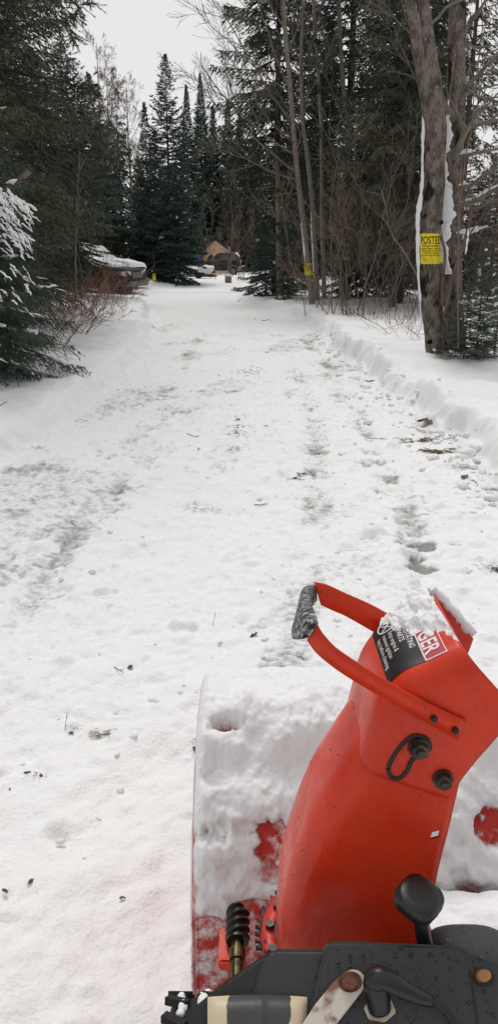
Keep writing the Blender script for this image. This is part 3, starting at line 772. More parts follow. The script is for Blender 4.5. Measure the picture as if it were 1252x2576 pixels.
fir_apex('dark fir between the big hemlock and the dense fir', 150, 110, 28, 2.1, 53, 'spruce', droop=-.1, zb=2.6, per_m=28, shape=.7)
fir_apex('shadowy fir with a blunt crown behind the hemlock boughs', 175, 300, 25, 1.05, 54, 'fir', droop=-.3, zb=.9, per_m=30, shape=.6, snow=.02)
# big hemlocks over the left side
conifer('hemlock_tree', 'huge olive hemlock walling the left side of the drive', 'tree', (-5.15, 14.0, gh(-5.2, 14.)), None, 'hemlock_dark', seed=60, H=13.5, R=2.75, zb=.8, per_m=36, blade=.085, bw=.020, twig_sp=.085, nbl=11, droop=-.12, top=.5, sag=.28, shape=.40, hang=.45, inner=.2)
conifer('hemlock_tree', 'feathery green hemlock boughs hanging over the red twigs', 'tree', (-4.15, 11.6, gh(-4.1, 11.6)), None, 'hemlock', seed=61, H=5.2, R=1.65, zb=.5, per_m=30, blade=.052, bw=.011, twig_sp=.062, nbl=14, droop=.05, top=.6, sag=.45, shape=.5, hang=.45, inner=.2, snow=.32, snow_r=.011)
conifer('spruce_tree', 'snow-laden dark spruce nearest on the left', 'tree', (-3.35, 8.85, gh(-3.3, 8.85)), None, 'fir', seed=62, H=2.95, R=1.40, zb=.0, per_m=115, blade=.045, bw=.0105, twig_sp=.036, nbl=12, droop=-.30, top=.1, sag=.2, shape=.36, hang=.4, inner=.15, snow=.6, snow_r=.019, tuft=.5)
conifer('hemlock_tree', 'tall shaded hemlock standing behind the huge olive one', 'tree', (-5.6, 18.2, gh(-5.6, 18.2)), None, 'hemlock_dark', seed=63, H=15.5, R=2.6, zb=1.0, per_m=24, blade=.12, bw=.032, twig_sp=.11, nbl=9, droop=-.12, top=.5, sag=.28, shape=.42, hang=.4, inner=.2)
def snow_load():
    sp = [o for o in C.objects if o.get('label', '').startswith('snow-laden dark spruce')][0]; rg = np.random.RandomState(17); off = -np.array(sp.location); pol = []
    for k in range(120):
        u = -20 + 92 * rg.rand() ** 1.2; v = 470 + (140 * rg.rand() ** 1.3 if k < 80 else 280 * rg.rand()) + max(0, u - 20) * .8; y = 7.75 + .7 * rg.rand()
        a = on_y(u, v, y); n = 6; t_ = np.linspace(0, 1, n); Lk = .035 + .11 * rg.rand() ** 1.5
        d = np.array([.45 + .7 * rg.rand(), -.4 + .8 * rg.rand(), -.15 - .95 * rg.rand()]); d /= np.linalg.norm(d)
        P = a + np.outer(t_ * Lk, d) + np.array([0, 0, -1]) * (t_[:, None] ** 2) * .03 + rg.randn(n, 3) * .006
        pol.append((P + off, (.006 + .011 * rg.rand()) * (1.3 if v < 520 else .8) * np.sin(np.linspace(.45, 2.8, n)) * (.5 + .9 * rg.rand(n))))
    v_, q, t = tubes(pol, 8, .35, rg); obj('snow_load', mesh_np('snow_load', v_, [q, t], M['snow_soft'], True), sp)['kind'] = 'stuff'
snow_load()
# right hand wood
GR = 'tall conifers in the wood on the right'
conifer('spruce_tree', 'tall ragged spruce at the left edge of the right-hand wood', 'tree', (.95, 28.5, gh(.9, 28.5)), GR, 'hemlock_dark', seed=70, H=14.5, R=2.6, zb=3.4, per_m=15, blade=.19, bw=.045, twig_sp=.11, nbl=8, droop=.02, top=.45, sag=.18, shape=.5, hang=.6, gap=.10)
conifer('spruce_tree', 'dark bluish spruce whose top leaves the picture', 'tree', (3.0, 25.5, gh(3., 25.5)), GR, 'spruce', seed=71, H=15.5, R=2.5, zb=1.5, per_m=15, blade=.17, bw=.042, twig_sp=.11, nbl=8, droop=-.15, top=.5, sag=.25, shape=.5, hang=.4, gap=.06)
conifer('hemlock_tree', 'broad green hemlock behind the slender hardwoods', 'tree', (3.7, 20.6, gh(3.7, 20.6)), GR, 'hemlock_dark', seed=72, H=9.8, R=2.1, zb=1.4, per_m=19, blade=.15, bw=.034, twig_sp=.095, nbl=8, droop=-.1, top=.55, sag=.3, shape=.55, hang=.5, snow=.012)
conifer('spruce_tree', 'dark spruce close left of the posted trunk', 'tree', (4.2, 22.5, gh(4.2, 22.5)), GR, 'spruce', seed=73, H=14.0, R=1.9, zb=1.2, per_m=16, blade=.16, bw=.04, twig_sp=.1, nbl=8, droop=-.1, top=.5, sag=.25, shape=.5, hang=.4)
conifer('spruce_tree', 'conifer crown showing between the two big trunks', 'tree', (4.30, 16.8, gh(4.3, 16.8)), GR, 'hemlock_dark', seed=74, H=8.6, R=.95, zb=3.2, per_m=18, blade=.12, bw=.028, twig_sp=.085, nbl=8, droop=-.1, top=.5, sag=.3, shape=.45, hang=.5)
fir_apex('small pointed fir right of the big trunks', 1182, 285, 24, 1.15, 75, 'spruce', group=GR, zb=.4, per_m=28)
fir_apex('fir leaning into the right edge of the picture', 1275, 250, 22, 1.35, 76, 'spruce', group=GR, zb=.4, per_m=17, gap=.15)
fir_apex('dark fir behind the thicket next to the posted trunk', 965, 350, 27, 1.9, 77, 'spruce', group=GR, zb=.3, per_m=28)
fir_apex('low fir behind the thicket near the slender hardwoods', 905, 480, 25.5, 1.5, 177, 'fir', group=GR, zb=.2, per_m=22, snow=.03)
fir_apex('dark fir in the gap behind the ragged spruce', 742, 330, 34, 2.0, 78, 'spruce', group=GR, zb=.3, per_m=24)
fir_apex('dark fir deep in the wood above the timber shed', 640, 330, 78, 2.6, 79, 'spruce', group=GR, zb=.5, per_m=22)
fir_apex('low dark spruce sprawling over the bank at the bend', 668, 545, 28.3, 1.15, 80, 'spruce', 'spruce_tree', zb=-.1, per_m=34, shape=.45, blade=.13, bw=.03, twig_sp=.09, snow=.04)
fir_apex('small frosted fir left of the slender hardwoods', 715, 590, 26.0, .65, 81, 'fir', zb=.05, per_m=34, shape=.6, blade=.1, bw=.024, twig_sp=.08, snow=.12, snow_r=.05)
fir_apex('knee-high fir with snowy boughs among the slender hardwoods', 872, 555, 23.3, .55, 82, 'fir', zb=.6, per_m=30, shape=.6, blade=.1, bw=.02, twig_sp=.07, snow=.3, snow_r=.045)
M['young'] = mat('young_fir_needles', (.070, .10, .072), .55, spec=.3, col2=(.10, .13, .09), scale=6)
# two young firs at the foot of the posted tree
NF = dict(blade=.050, bw=.011, twig_sp=.026, nbl=12, droop=-.02, top=.55, sag=.12, shape=.75, inner=.08, tuft=.42)
fir_apex('young fir at the foot of the posted trunk', 1180, 722, 9.85, .40, 83, 'young', per_m=58, zb=.03, snow=.36, snow_r=.016, **NF)
fir_apex('taller young fir with a bare thin tip by the picture edge', 1222, 612, 9.95, .46, 84, 'young', per_m=50, zb=.03, snow=.36, snow_r=.017, **NF)
fir_apex('little fir half out of the picture beside the taller young one', 1262, 690, 10.3, .5, 85, 'young', per_m=50, zb=.03, snow=.25, snow_r=.012, **NF)
# hanging spruce bough across the upper left corner
def bough():
    rg = np.random.RandomState(8); t = empty('spruce_bough', 'spruce branch tips hanging into the sky at the upper left', 'branch', tuple(on_y(120, -60, 7.0))); off = -np.array(t.location)
    tw = []; V = []
    for px in [([(110, -60), (150, 0), (158, 60), (162, 120), (174, 160)]), ([(120, -50), (160, 20), (175, 70), (182, 100)]), ([(130, -60), (175, -5), (200, 12), (232, 6)]), ([(150, 5), (172, 30), (186, 45)]), ([(158, 70), (180, 88), (187, 96)]), ([(140, -60), (180, -20), (196, 20), (190, 35)]), ([(100, -60), (140, 30), (152, 90)])]:
        P = stem_pts(px, 7.0, 7.2, 26) + off; tw.append((P, np.linspace(.006, .002, 26)))
        for i in range(3, 26):
            d = P[i] - P[i - 1]; d /= np.linalg.norm(d)
            if rg.rand() < .45:
                e = d + rg.randn(3) * .6; e[2] -= .25; e /= np.linalg.norm(e); Lt = .06 + .11 * rg.rand(); q = P[i] + np.outer(np.linspace(0, 1, 5), e * Lt); tw.append((q, [.003, .003, .003, .002, .002]))
                for s in np.linspace(.1, 1, 26): V.append((P[i] + e * Lt * s, e))
            if i > 18:
                for s in range(9): V.append((P[i], d))
    b = np.array([x[0] for x in V]); d = np.array([x[1] for x in V]) + rg.randn(len(V), 3) * .55; d /= np.linalg.norm(d, axis=1)[:, None]
    pv = np.cross(d, rg.randn(len(V), 3)); pv /= np.linalg.norm(pv, axis=1)[:, None]
    tri = np.stack([b - pv * .0035, b + pv * .0035, b + d * .022], 1).reshape(-1, 3)
    obj('twig', tube_me('twig', tw, M['trunk']), t); obj('needles', mesh_np('needles', tri, np.arange(len(tri)).reshape(-1, 3), M['hemlock_dark']), t)
bough()

# far wood: a few shared meshes copied as separate trees
rgw = np.random.RandomState(77)
protos = []
for k in range(4):
    t = conifer('fir_tree', 'dark conifer in the wall of forest behind the clearing', 'tree', (0, 0, 0), 'conifers of the far forest wall', ['spruce', 'fir', 'spruce', 'hemlock_dark'][k], seed=90 + k, H=11.5, R=2.2, zb=.4, per_m=13, blade=.30, bw=.10, twig_sp=.24, nbl=6, droop=-.3, top=.6, sag=.25, shape=.7)
    protos.append(t)
spots = []
for i in range(46):
    spots.append((-30 + 62 * i / 45 + rgw.randn() * .6, 72 + 10 * rgw.rand() + (0 if i % 2 else 7)))
spots += [(8.2, 13.5), (10.5, 18.5), (9.2, 8.8), (13, 22), (14.5, 15), (12.2, 11), (17, 25), (17, 19), (19, 30), (-14, 8), (-12, 18), (-17, 26), (-7.2, 2.5), (-8, -3), (-6.5, -9), (-2.5, -15), (3, -16), (7, -11), (8, -4), (7.6, 2), (-10, -12), (11, -14), (-6.8, 5.5), (0, -20), (-9.5, 38), (-12, 43), (-14.5, 36), (-9.5, 30), (-8.2, 50), (-11, 52), (-7.3, 22), (-9.3, 24), (-8.6, 18.5), (4.2, 46), (5.6, 42), (8, 39), (10.5, 36), (6.8, 33), (9.2, 29), (11.5, 27), (7.4, 26.5), (13.5, 31), (2.9, 53), (4.8, 54), (9, 50), (13, 46)]  # includes unseen trees added around the camera to shade the near snow
for i, (x, y) in enumerate(spots):
    s = .8 + .35 * rgw.rand()
    if y > 60: s *= .78 if -14 < x < 0 else .95
    if x / y > .26: s *= .42
    r = protos[i] if i < 4 else dup(protos[i % 4])
    if y < 16: r['label'] = 'unseen dark conifer added beside or behind the camera to shade the near snow'; r['group'] = 'unseen conifers added around the near end of the driveway'
    elif y < 60 and x < 0: r['label'] = 'dark conifer in the wood behind the parked vehicles'; r['group'] = 'conifers behind the parked vehicles'
    elif y < 60: r['label'] = 'dark conifer deep in the wood behind the posted trees'; r['group'] = 'conifers deep in the right-hand wood'
    r.location = (x, y, gh(x, y) - .05); r.rotation_euler = (0, 0, rgw.rand() * 6.28); r.scale = (s, s, s * (.9 + .2 * rgw.rand()))

# bare birches showing above the left firs
def crown_tree(label, u, v, y, R, seed):
    rg = np.random.RandomState(seed); loc, H = at_apex(u, v, y)
    t = empty('birch_tree', label, 'tree', loc, 0, 'pale bare birches above the firs'); b = []
    P = smoothpath([(0, 0, -.2), (.1, 0, H * .3), (-.05, .1, H * .6), (0, 0, H)], 24); R_ = np.linspace(.12, .012, 24)
    obj('trunk', tube_me('trunk', [(P, R_)], M['hardwood']), t)
    for k in range(26):
        i = rg.randint(11, 23); a = rg.rand() * 6.28; d = np.array([math.cos(a) * .55, math.sin(a) * .55, .85])
        grow(rg, P[i], d, R * (1.35 - i / 24) * (.75 + .4 * rg.rand()), R_[i] * .4, 3, b, bend=.12, up=.10, kids=(5, 7), ang=(.35, .8), ratio=.5, seg=.3, rmin=.004)
    obj('branches', tube_me('branches', b, M['paletwig']), t)
M['paletwig'] = mat('pale_birch_twig', (.24, .19, .165), .9, spec=.1)
crown_tree('bare birch with a fine twiggy crown above the dense fir', 243, 108, 44, 3.0, 101)
crown_tree('bare birch spreading behind the drooping spruce', 318, 205, 50, 2.9, 102)
crown_tree('bare birch between the two others over the firs', 268, 190, 47, 2.2, 103)

# ------------------------------------------------------------------ thickets
def thicket_mesh(seed, H, n, spread, lean=(0, 0), r=.006, kids=(3, 5), depth=1, bend=.16, curve=.1, rmin=.0022):
    rg = np.random.RandomState(seed); b = []
    for k in range(n):
        a = rg.rand() * 6.28; s = rg.rand() ** .5 * spread * .25
        d = np.array([lean[0] + math.cos(a) * spread / H * .6 * rg.rand(), lean[1] + math.sin(a) * spread / H * .6 * rg.rand(), 1.])
        grow(rg, (math.cos(a) * s, math.sin(a) * s, -.1), d, H * (.55 + .5 * rg.rand()), r * (.6 + .7 * rg.rand()), depth, b, bend=bend, up=curve, kids=kids, ang=(.3, .75), ratio=.42, t0=.25, seg=H / 9, rmin=rmin)
    return b
# red-twigged shrubs on the left, spilling over the bank
GS = 'red-brown twig shrubs along the left bank'
reds = [(145, 885, .10, 1.05, 17, (.55, -.12), 'redtwig', 'lowest red-brown shrub arching from under the dark spruce'), (185, 850, .15, 1.0, 16, (.5, -.1), 'twig', 'brown twig shrub arching over the near snow bank'),
        (205, 815, .15, 1.05, 18, (.45, -.05), 'redtwig', 'red-twigged shrub halfway along the snow bank'), (250, 795, .15, 1.15, 16, (.35, -.05), 'twig', 'brown twig shrub in front of the black car door'),
        (238, 760, .15, 1.35, 20, (.1, 0), 'redtwig', 'tall red-twigged shrub hiding the black car side'), (285, 762, .15, 1.3, 18, (.2, 0), 'redtwig', 'red-twigged shrub before the black car wheel'),
        (320, 765, .12, .9, 12, (.45, 0), 'redtwig', 'short red-twigged shrub nearest the bumper'), (205, 745, .15, 1.4, 18, (.05, 0), 'redtwig', 'red-twigged shrub below the hemlock boughs'), (275, 815, .12, .8, 9, (.6, -.1), 'twig', 'sparse shrub reaching over the bank towards the road')]
for i, (u, v, z, H, n, ln, m_, lab) in enumerate(reds):
    p = on_z(u, v, z); o = obj('twig_shrub', tube_me('twig_shrub', thicket_mesh(200 + i, H, n, .9 * H, ln, .0045, (3, 5), 2, .16, -.05, .0024), M[m_]), None, (p[0], p[1], gh(p[0], p[1])))
    tag(o, lab, 'shrub', GS)
# thin brown saplings in front of the right wood
GTH = 'bare brown saplings in the thicket on the right'
tm = [tube_me('bare_sapling', thicket_mesh(300 + k, 3.6, 4, 2.4, ((k % 3 - 1) * .25, 0), .010, (5, 8), 2, .24, -.02, .003), M[['twig', 'greytwig', 'twig', 'redtwig', 'twig'][k]]) for k in range(5)]
rgt = np.random.RandomState(15)
for i in range(44):
    y = 17.5 + 12 * rgt.rand(); x = (1.6 + 6.2 * rgt.rand()) * (y / 24) + .3
    if x < xr(y) + .7: x = xr(y) + .7 + rgt.rand()
    if y > 26 and x < 1.0: x += 1.2
    o = obj('bare_sapling', tm[i % 5], None, (x, y, gh(x, y)), (0, 0, rgt.rand() * 6.28)); s = .55 + .75 * rgt.rand(); o.scale = (s, s, s)
    tag(o, 'thin bare brown sapling in the tangled thicket before the right wood', 'sapling', GTH)
# saplings beyond the bend and at the left edge of the wood
GTF = 'bare saplings in the clearing by the far truck'
for i, (u, v) in enumerate([(556, 700), (590, 700), (612, 702), (628, 704), (600, 697), (545, 694), (640, 708)]):
    p = on_z(u, v, .15); o = obj('bare_sapling', tm[(i + 1) % 5], None, (p[0], p[1] + (4 if i > 3 else 0), gh(p[0], p[1])), (0, 0, i * 1.7)); s = 1.1 + .5 * rgt.rand(); o.scale = (s, s, s * 1.15)
    tag(o, 'bare sapling growing in front of the old truck and timber shed', 'sapling', GTF)
GTL = 'bare saplings under the hemlocks on the left'
for i, (u, v, s, y) in enumerate([(188, 760, 1.25, 15.5), (215, 740, .7, 19), (300, 735, .5, 27)]):
    p = on_y(u, v, y); o = obj('bare_sapling', tm[i % 5], None, (p[0], y, gh(p[0], y)), (0, 0, i * 2.1)); o.scale = (s, s, s)
    tag(o, 'bare sapling standing under the hemlock boughs behind the red twigs', 'sapling', GTL)
# leaning weeds on the right bank
GW = 'dry stems poking from the right snow bank'
ws = [(790, 765, 22, .5), (740, 755, 24, .45), (690, 752, 25.5, .45), (725, 748, 25, .5), (840, 765, 20, .6), (905, 770, 17.5, .7), (950, 775, 16, .8), (985, 790, 15, .8), (1000, 800, 14, .7), (930, 785, 16, .6), (870, 768, 19, .6), (1030, 770, 15, .9), (1050, 800, 13.5, .8), (1010, 770, 16.5, .9), (1025, 830, 12.5, .6), (765, 752, 23.5, .5), (815, 760, 21, .6)]
wm = [tube_me('dry_stem', thicket_mesh(400 + k, 1.0, 6 + k, .9, (.15 * (k - 1), 0), .004, (2, 4), 1, .22, -.05, .0022), M['twig']) for k in range(4)]
for i, (u, v, y, s) in enumerate(ws):
    p = on_y(u, v, y); o = obj('dry_stem', wm[i % 4], None, (p[0], y, gh(p[0], y)), (0, 0, rgt.rand() * 6.28)); o.scale = (s, s, s)
    tag(o, 'tuft of dry brown stems sticking out of the right snow bank', 'weeds', GW)
def stem_thing(name, lab, cat, px, y0, y1, r0, r1, mt, seed, kids=3, group=None):
    rg = np.random.RandomState(seed); P = stem_pts(px, y0, y1, 24); off = -P[0]; b = [(P + off, np.linspace(r0, r1, 24))]
    for k in range(kids):
        j = rg.randint(7, 23); d = P[j] - P[j - 1]; d /= np.linalg.norm(d); grow(rg, P[j] + off, d + rg.randn(3) * .5, .25 + .4 * rg.rand(), r1 * 1.3, 1, b, .2, .05, (2, 3), seg=.1, rmin=.002)
    o = obj(name, tube_me(name, b, M[mt]), None, tuple(-off)); tag(o, lab, cat, group); return o
GA = 'bent bare stems lying out over the right bank'
stem_thing('arching_stem', 'long bent stem lying from the thicket down the right bank', 'branch', [(870, 770), (905, 795), (945, 815), (985, 845), (1002, 858)], 16.5, 13, .008, .003, 'twig', 1, 5, GA)
stem_thing('arching_stem', 'pale bent stem closest to the driveway edge', 'branch', [(850, 790), (870, 783), (900, 790), (930, 808)], 15.5, 14.5, .006, .003, 'twig', 2, 2, GA)
stem_thing('arching_stem', 'leaning branch with snow resting left of the posted trunk', 'branch', [(1060, 715), (1030, 660), (1010, 625), (985, 590), (970, 530), (960, 480)], 12.5, 13.5, .018, .006, 'greytwig', 3, 6, GA)
stem_thing('arching_stem', 'dark twig crossing the snow before the posted trunk', 'branch', [(985, 800), (1010, 815), (1040, 838), (1062, 852)], 13.5, 11.8, .006, .003, 'twig', 4, 4, GA)
stem_thing('bare_pole', 'tall thin bare pole sapling before the left firs', 'sapling', [(192, 760), (190, 640), (193, 540), (196, 460), (198, 410)], 15, 15, .022, .012, 'greytwig', 5, 5)
stem_thing('broken_limb', 'broken grey limb jutting above the snowy spruce', 'branch', [(-20, 490), (20, 470), (45, 455), (75, 432)], 9.2, 9.4, .035, .028, 'greytwig', 6, 0)
stem_thing('bare_pole', 'thin dead branch slanting up from the snowed-in hoods', 'branch', [(330, 715), (360, 690), (385, 672)], 33, 33, .014, .008, 'greytwig', 7, 1)

# ------------------------------------------------------------------ snow blower
def red_dusted():
    """red paint with a speckled film of dry snow"""
    m = bpy.data.materials.new('snow_dusted_red_paint'); m.use_nodes = True; t = m.node_tree; b = t.nodes['Principled BSDF']
    g = t.nodes.new('ShaderNodeNewGeometry')
    n = t.nodes.new('ShaderNodeTexNoise'); n.inputs['Scale'].default_value = 16; n.inputs['Detail'].default_value = 9; n.inputs['Roughness'].default_value = .72
    t.links.new(g.outputs['Position'], n.inputs['Vector'])
    r = t.nodes.new('ShaderNodeMapRange'); r.interpolation_type = 'SMOOTHSTEP'; r.inputs['From Min'].default_value = .45; r.inputs['From Max'].default_value = .62
    t.links.new(n.outputs['Fac'], r.inputs['Value'])
    x = t.nodes.new('ShaderNodeMix'); x.data_type = 'RGBA'; x.inputs[6].default_value = (.52, .025, .015, 1); x.inputs[7].default_value = (.82, .80, .80, 1)
    t.links.new(r.outputs[0], x.inputs['Factor']); t.links.new(x.outputs[2], b.inputs['Base Color']); b.inputs['Roughness'].default_value = .6
    return m


def engine_mat():
    m = bpy.data.materials.new('wet_grey_engine_cover'); m.use_nodes = True; t = m.node_tree; b = t.nodes['Principled BSDF']
    g = t.nodes.new('ShaderNodeNewGeometry')
    n = t.nodes.new('ShaderNodeTexNoise'); n.inputs['Scale'].default_value = 90; n.inputs['Detail'].default_value = 3
    v = t.nodes.new('ShaderNodeTexVoronoi'); v.inputs['Scale'].default_value = 85
    n3 = t.nodes.new('ShaderNodeTexNoise'); n3.inputs['Scale'].default_value = 14; n3.inputs['Detail'].default_value = 2
    for k in (n, v, n3): t.links.new(g.outputs['Position'], k.inputs['Vector'])
    ma = t.nodes.new('ShaderNodeMath'); ma.operation = 'MULTIPLY_ADD'; ma.inputs[1].default_value = -.9; ma.inputs[2].default_value = .53
    t.links.new(n3.outputs['Fac'], ma.inputs[0])
    sb = t.nodes.new('ShaderNodeMath'); sb.operation = 'ADD'; t.links.new(v.outputs['Distance'], sb.inputs[0]); t.links.new(ma.outputs[0], sb.inputs[1])
    r = t.nodes.new('ShaderNodeMapRange'); r.inputs['From Min'].default_value = .20; r.inputs['From Max'].default_value = .30
    t.links.new(sb.outputs[0], r.inputs['Value'])
    x = t.nodes.new('ShaderNodeMix'); x.data_type = 'RGBA'; x.inputs[6].default_value = (.008, .008, .009, 1); x.inputs[7].default_value = (.034, .035, .037, 1)
    t.links.new(r.outputs[0], x.inputs['Factor']); t.links.new(x.outputs[2], b.inputs['Base Color'])
    r2 = t.nodes.new('ShaderNodeMapRange'); r2.inputs['To Min'].default_value = .08; r2.inputs['To Max'].default_value = .55
    t.links.new(r.outputs[0], r2.inputs['Value']); t.links.new(r2.outputs[0], b.inputs['Roughness'])
    bu = t.nodes.new('ShaderNodeBump'); bu.inputs['Distance'].default_value = .0008; t.links.new(n.outputs['Fac'], bu.inputs['Height']); t.links.new(bu.outputs[0], b.inputs['Normal'])
    return m


M['red_dust'] = red_dusted()
M['engine'] = engine_mat()
M['cream'] = mat('worn_cream_paint', (.62, .52, .36), .5, col2=(.045, .042, .045), scale=11, detail=7, lo=.50, hi=.55)
M['plate_white'] = mat('rusty_white_metal', (.60, .55, .48), .55, col2=(.22, .10, .05), scale=38, detail=7, lo=.55, hi=.68, bump=.001)
M['rust'] = mat('rusty_bolt', (.16, .06, .035), .75, col2=(.07, .03, .02), scale=80)
M['orange_bolt'] = mat('rust_orange_bolt', (.42, .20, .08), .6, col2=(.28, .12, .05), scale=90)
M['nut'] = mat('pale_plug_nut', (.52, .46, .34), .4, metal=.4, col2=(.35, .28, .2), scale=70)
M['brass'] = mat('greasy_brass', (.11, .078, .035), .4, metal=.8, col2=(.03, .025, .015), scale=70)
M['grease'] = mat('greasy_black_steel', (.022, .019, .016), .32, metal=.5, bump=.0008, bscale=120)
M['gear_red'] = mat('worn_red_gear', (.62, .05, .035), .45, col2=(.05, .02, .015), scale=45, lo=.56, hi=.66)
M['grip'] = mat('frosted_foam_grip', (.018, .018, .02), .8, col2=(.46, .46, .47), scale=190, detail=8, lo=.40, hi=.74, bump=.002, bscale=160)
M['decal_black'] = mat('black_decal', (.010, .010, .011), .4, spec=.4)
M['decal_white'] = mat('white_decal_print', (.72, .70, .69), .5)
M['decal_red'] = mat('red_decal_print', (.50, .02, .045), .5)

Y0, Y1 = .785, .95
blower = empty('snow_blower', 'red two-stage snow blower caked in snow with its tall discharge chute', 'snow blower', (.25, 1.1, 0))
BL = np.array([.25, 1.1, 0.])
def bobj(name, me, parent=None):
    o = obj(name, me, parent or blower)
    if parent is None: o.location = -BL
    return o


# --- auger housing: barrel-topped sheet with side plates
PROF = smoothpath([(1.645, .570), (1.575, .598), (1.46, .596), (1.36, .558), (1.268, .475), (1.205, .36), (1.175, .24), (1.165, .10), (1.20, .05)], 70)   # (y, z)
HX0, HX1 = -.100, .615
def housing():
    nx = 60
    xs = np.linspace(HX0, HX1, nx)
    v = np.array([[x, p[0], p[1]] for p in PROF for x in xs]); n = len(PROF)
    i = np.arange(n * nx).reshape(n, nx)
    q = np.stack([i[:-1, :-1], i[:-1, 1:], i[1:, 1:], i[1:, :-1]], -1).reshape(-1, 4)
    sl_ = np.concatenate([[0], np.cumsum(np.linalg.norm(np.diff(PROF, axis=0), axis=1))])
    bobj('auger_housing', mesh_np('auger_housing', v, q, [M['red'], M['red_dust']], True, None, np.repeat((sl_[:-1] > .40).astype(int), nx - 1)))
    for x in (HX0, HX1):
        poly = [(x, p[0], p[1]) for p in PROF[::4]] + [(x, 1.66, .05), (x, 1.69, .12), (x, 1.70, .40)]
        sg = -1 if x == HX0 else 1
        bobj('side_plate', prism_me('side_plate', [(x + sg * .006, a[1], a[2]) for a in poly], (sg, 0, 0), .005, M['red_dust']))
    # auger inside: shaft and two flights
    fl = []
    th = np.linspace(0, 4 * math.pi, 60)
    ctr = np.array([0, 1.42, .27])
    bobj('auger_shaft', cyl_me('auger_shaft', (HX0 + .01, 1.42, .27), (HX1 - .01, 1.42, .27), .02, M['red']))
    for k in (0, 1):
        V = []; xs2 = np.linspace(HX0 + .03, .235, 60) if k == 0 else np.linspace(HX1 - .03, .28, 60)
        for t_, x in zip(th, xs2):
            for r in (.12, .19): V.append((x, 1.42 + r * math.cos(t_), .27 + r * math.sin(t_)))
        ii = np.arange(59)[:, None] * 2
        bobj('auger_flight', mesh_np('auger_flight', np.array(V), np.hstack([ii, ii + 1, ii + 3, ii + 2]), M['red'], True))
    # snow lying on the sheet
    nx, ns = 300, 260
    P = smoothpath(PROF[:-6], ns); T = np.gradient(P, axis=0); T /= np.linalg.norm(T, axis=1)[:, None]
    N = np.stack([-T[:, 1], T[:, 0]], -1); N *= np.where(N[:, 1:] + N[:, :1] * -.4 < 0, -1, 1)
    X = np.linspace(HX0 - .012, HX1 + .012, nx)[None, :].repeat(ns, 0)
    s = np.concatenate([[0], np.cumsum(np.linalg.norm(np.diff(P, axis=0), axis=1))]); SS = s[:, None].repeat(nx, 1)
    big = fbm(X * 8 + 3, SS * 8, 2); mid = fbm(X * 19, SS * 17 + 7, 2); fine = fbm(X * 60, SS * 52, 3)
    th = .032 + .004 * big + .0020 * fine
    slab = sstep(.165, .190, SS + .010 * vnoise(X * 12, SS * 3) + .006 * mid)     # ledge, then heaped lumps
    puff = np.sqrt(np.clip(.5 + .5 * fbm(X * 12 + 9, SS * 13, 2), 0, 1.4))
    lump = .034 + .048 * puff + .007 * mid + .0030 * fine
    back = .020 + .026 * np.sqrt(np.clip(.45 + .55 * fbm(X * 14 + 2, SS * 15 + 5, 2), 0, 1.4)) + .006 * mid + .0016 * fine
    k2 = sstep(.26, .34, SS)
    th = th * (1 - slab) + slab * (lump * (1 - k2) + back * k2)
    low = sstep(.50, .66, SS + .04 * big)
    th = th - low * .040 + .0015 * fine
    # scraped hollow on the ledge and bare red patches
    th -= .011 * np.exp(-(((X + .005) / .060) ** 2 + ((SS - .115) / .045) ** 2) ** 2) * (1 + .22 * fine + .2 * mid)
    def bare(u, v, rx, rs, a=.10):
        z0 = None
        pts = np.stack([X, P[:, 0:1].repeat(nx, 1), P[:, 1:2].repeat(nx, 1)], -1) + 0
        d = pts - O3; dep = d @ FW
        uu = 626 + FPX * (d @ RX) / dep; vv = 1288 - FPX * (d @ UP) / dep
        j = np.argmin((uu - u) ** 2 + (vv - v) ** 2); cx = X.ravel()[j]; cs = SS.ravel()[j]
        return .13 * a * np.exp(-(((X - cx) / (rx * 2.4)) ** 2 + ((SS - cs) / (rs * 2.4)) ** 2)) * (1 + .5 * mid) * min(1, .10 / a) + a * np.exp(-(((X - cx) / rx) ** 2 + ((SS - cs) / rs) ** 2 + np.clip(.45 * mid + .8 * fine, -.6, 2)).clip(0) ** 1.5) * (1 + .35 * mid)
    th -= bare(576, 1850, .024, .010, .22) + bare(688, 2110, .026, .030) + bare(660, 2140, .012, .012) + bare(1240, 2075, .03, .03, .11) + bare(600, 2420, .065, .05, .03)
    th -= bare(500, 2100, .05, .012, .018) + bare(610, 2080, .07, .012, .018)
    edge = np.minimum(X - (HX0 - .012), (HX1 + .012) - X); front = SS
    e = np.sqrt(np.clip(edge / .022, 0, 1)) * np.sqrt(np.clip((front + .004) / .03, 0, 1))
    th = np.where(th > 0, th * e, th)
    th = np.clip(th, -.006, .2)
    drop = .010 * (1 - np.clip(edge / .012, 0, 1))
    V = np.stack([X + .004 * fine * 0, P[:, 0:1] + N[:, 0:1] * th - 0, P[:, 1:2] + N[:, 1:2] * th - drop], -1).reshape(-1, 3)
    G = V.reshape(ns, nx, 3); sk = []; TH = np.pad(1 - sstep(.003, .024 + .006 * mid, th), ((3, 0), (6, 6)))
    for col, sg in ((0, -1), (nx - 1, 1)):           # the slab's cut side, hanging over the side plate
        hang_ = (.085 + .012 * fbm(SS[:, 0] * 18, SS[:, 0] * 0 + col, 2)) * (1 - .8 * sstep(.30, .50, SS[:, 0]))
        cols = []
        for f in np.linspace(1, 0, 7)[:-1]:
            c_ = G[:, col].copy(); c_[:, 0] += sg * (.004 * math.sin(f * 3) + .0015 * vnoise(SS[:, 0] * 40, SS[:, 0] * 0 + f * 5)); c_[:, 2] -= hang_ * f; cols.append(c_)
        sk.append(np.stack(cols if sg < 0 else cols[::-1], 1))
    G = np.concatenate([sk[0], G, sk[1]], 1); front_ = G[:1].copy(); rows_ = []
    for f in (1, .6, .3):
        r_ = front_.copy(); r_[..., 2] -= .05 * f; r_[..., 1] += .004; rows_.append(r_)
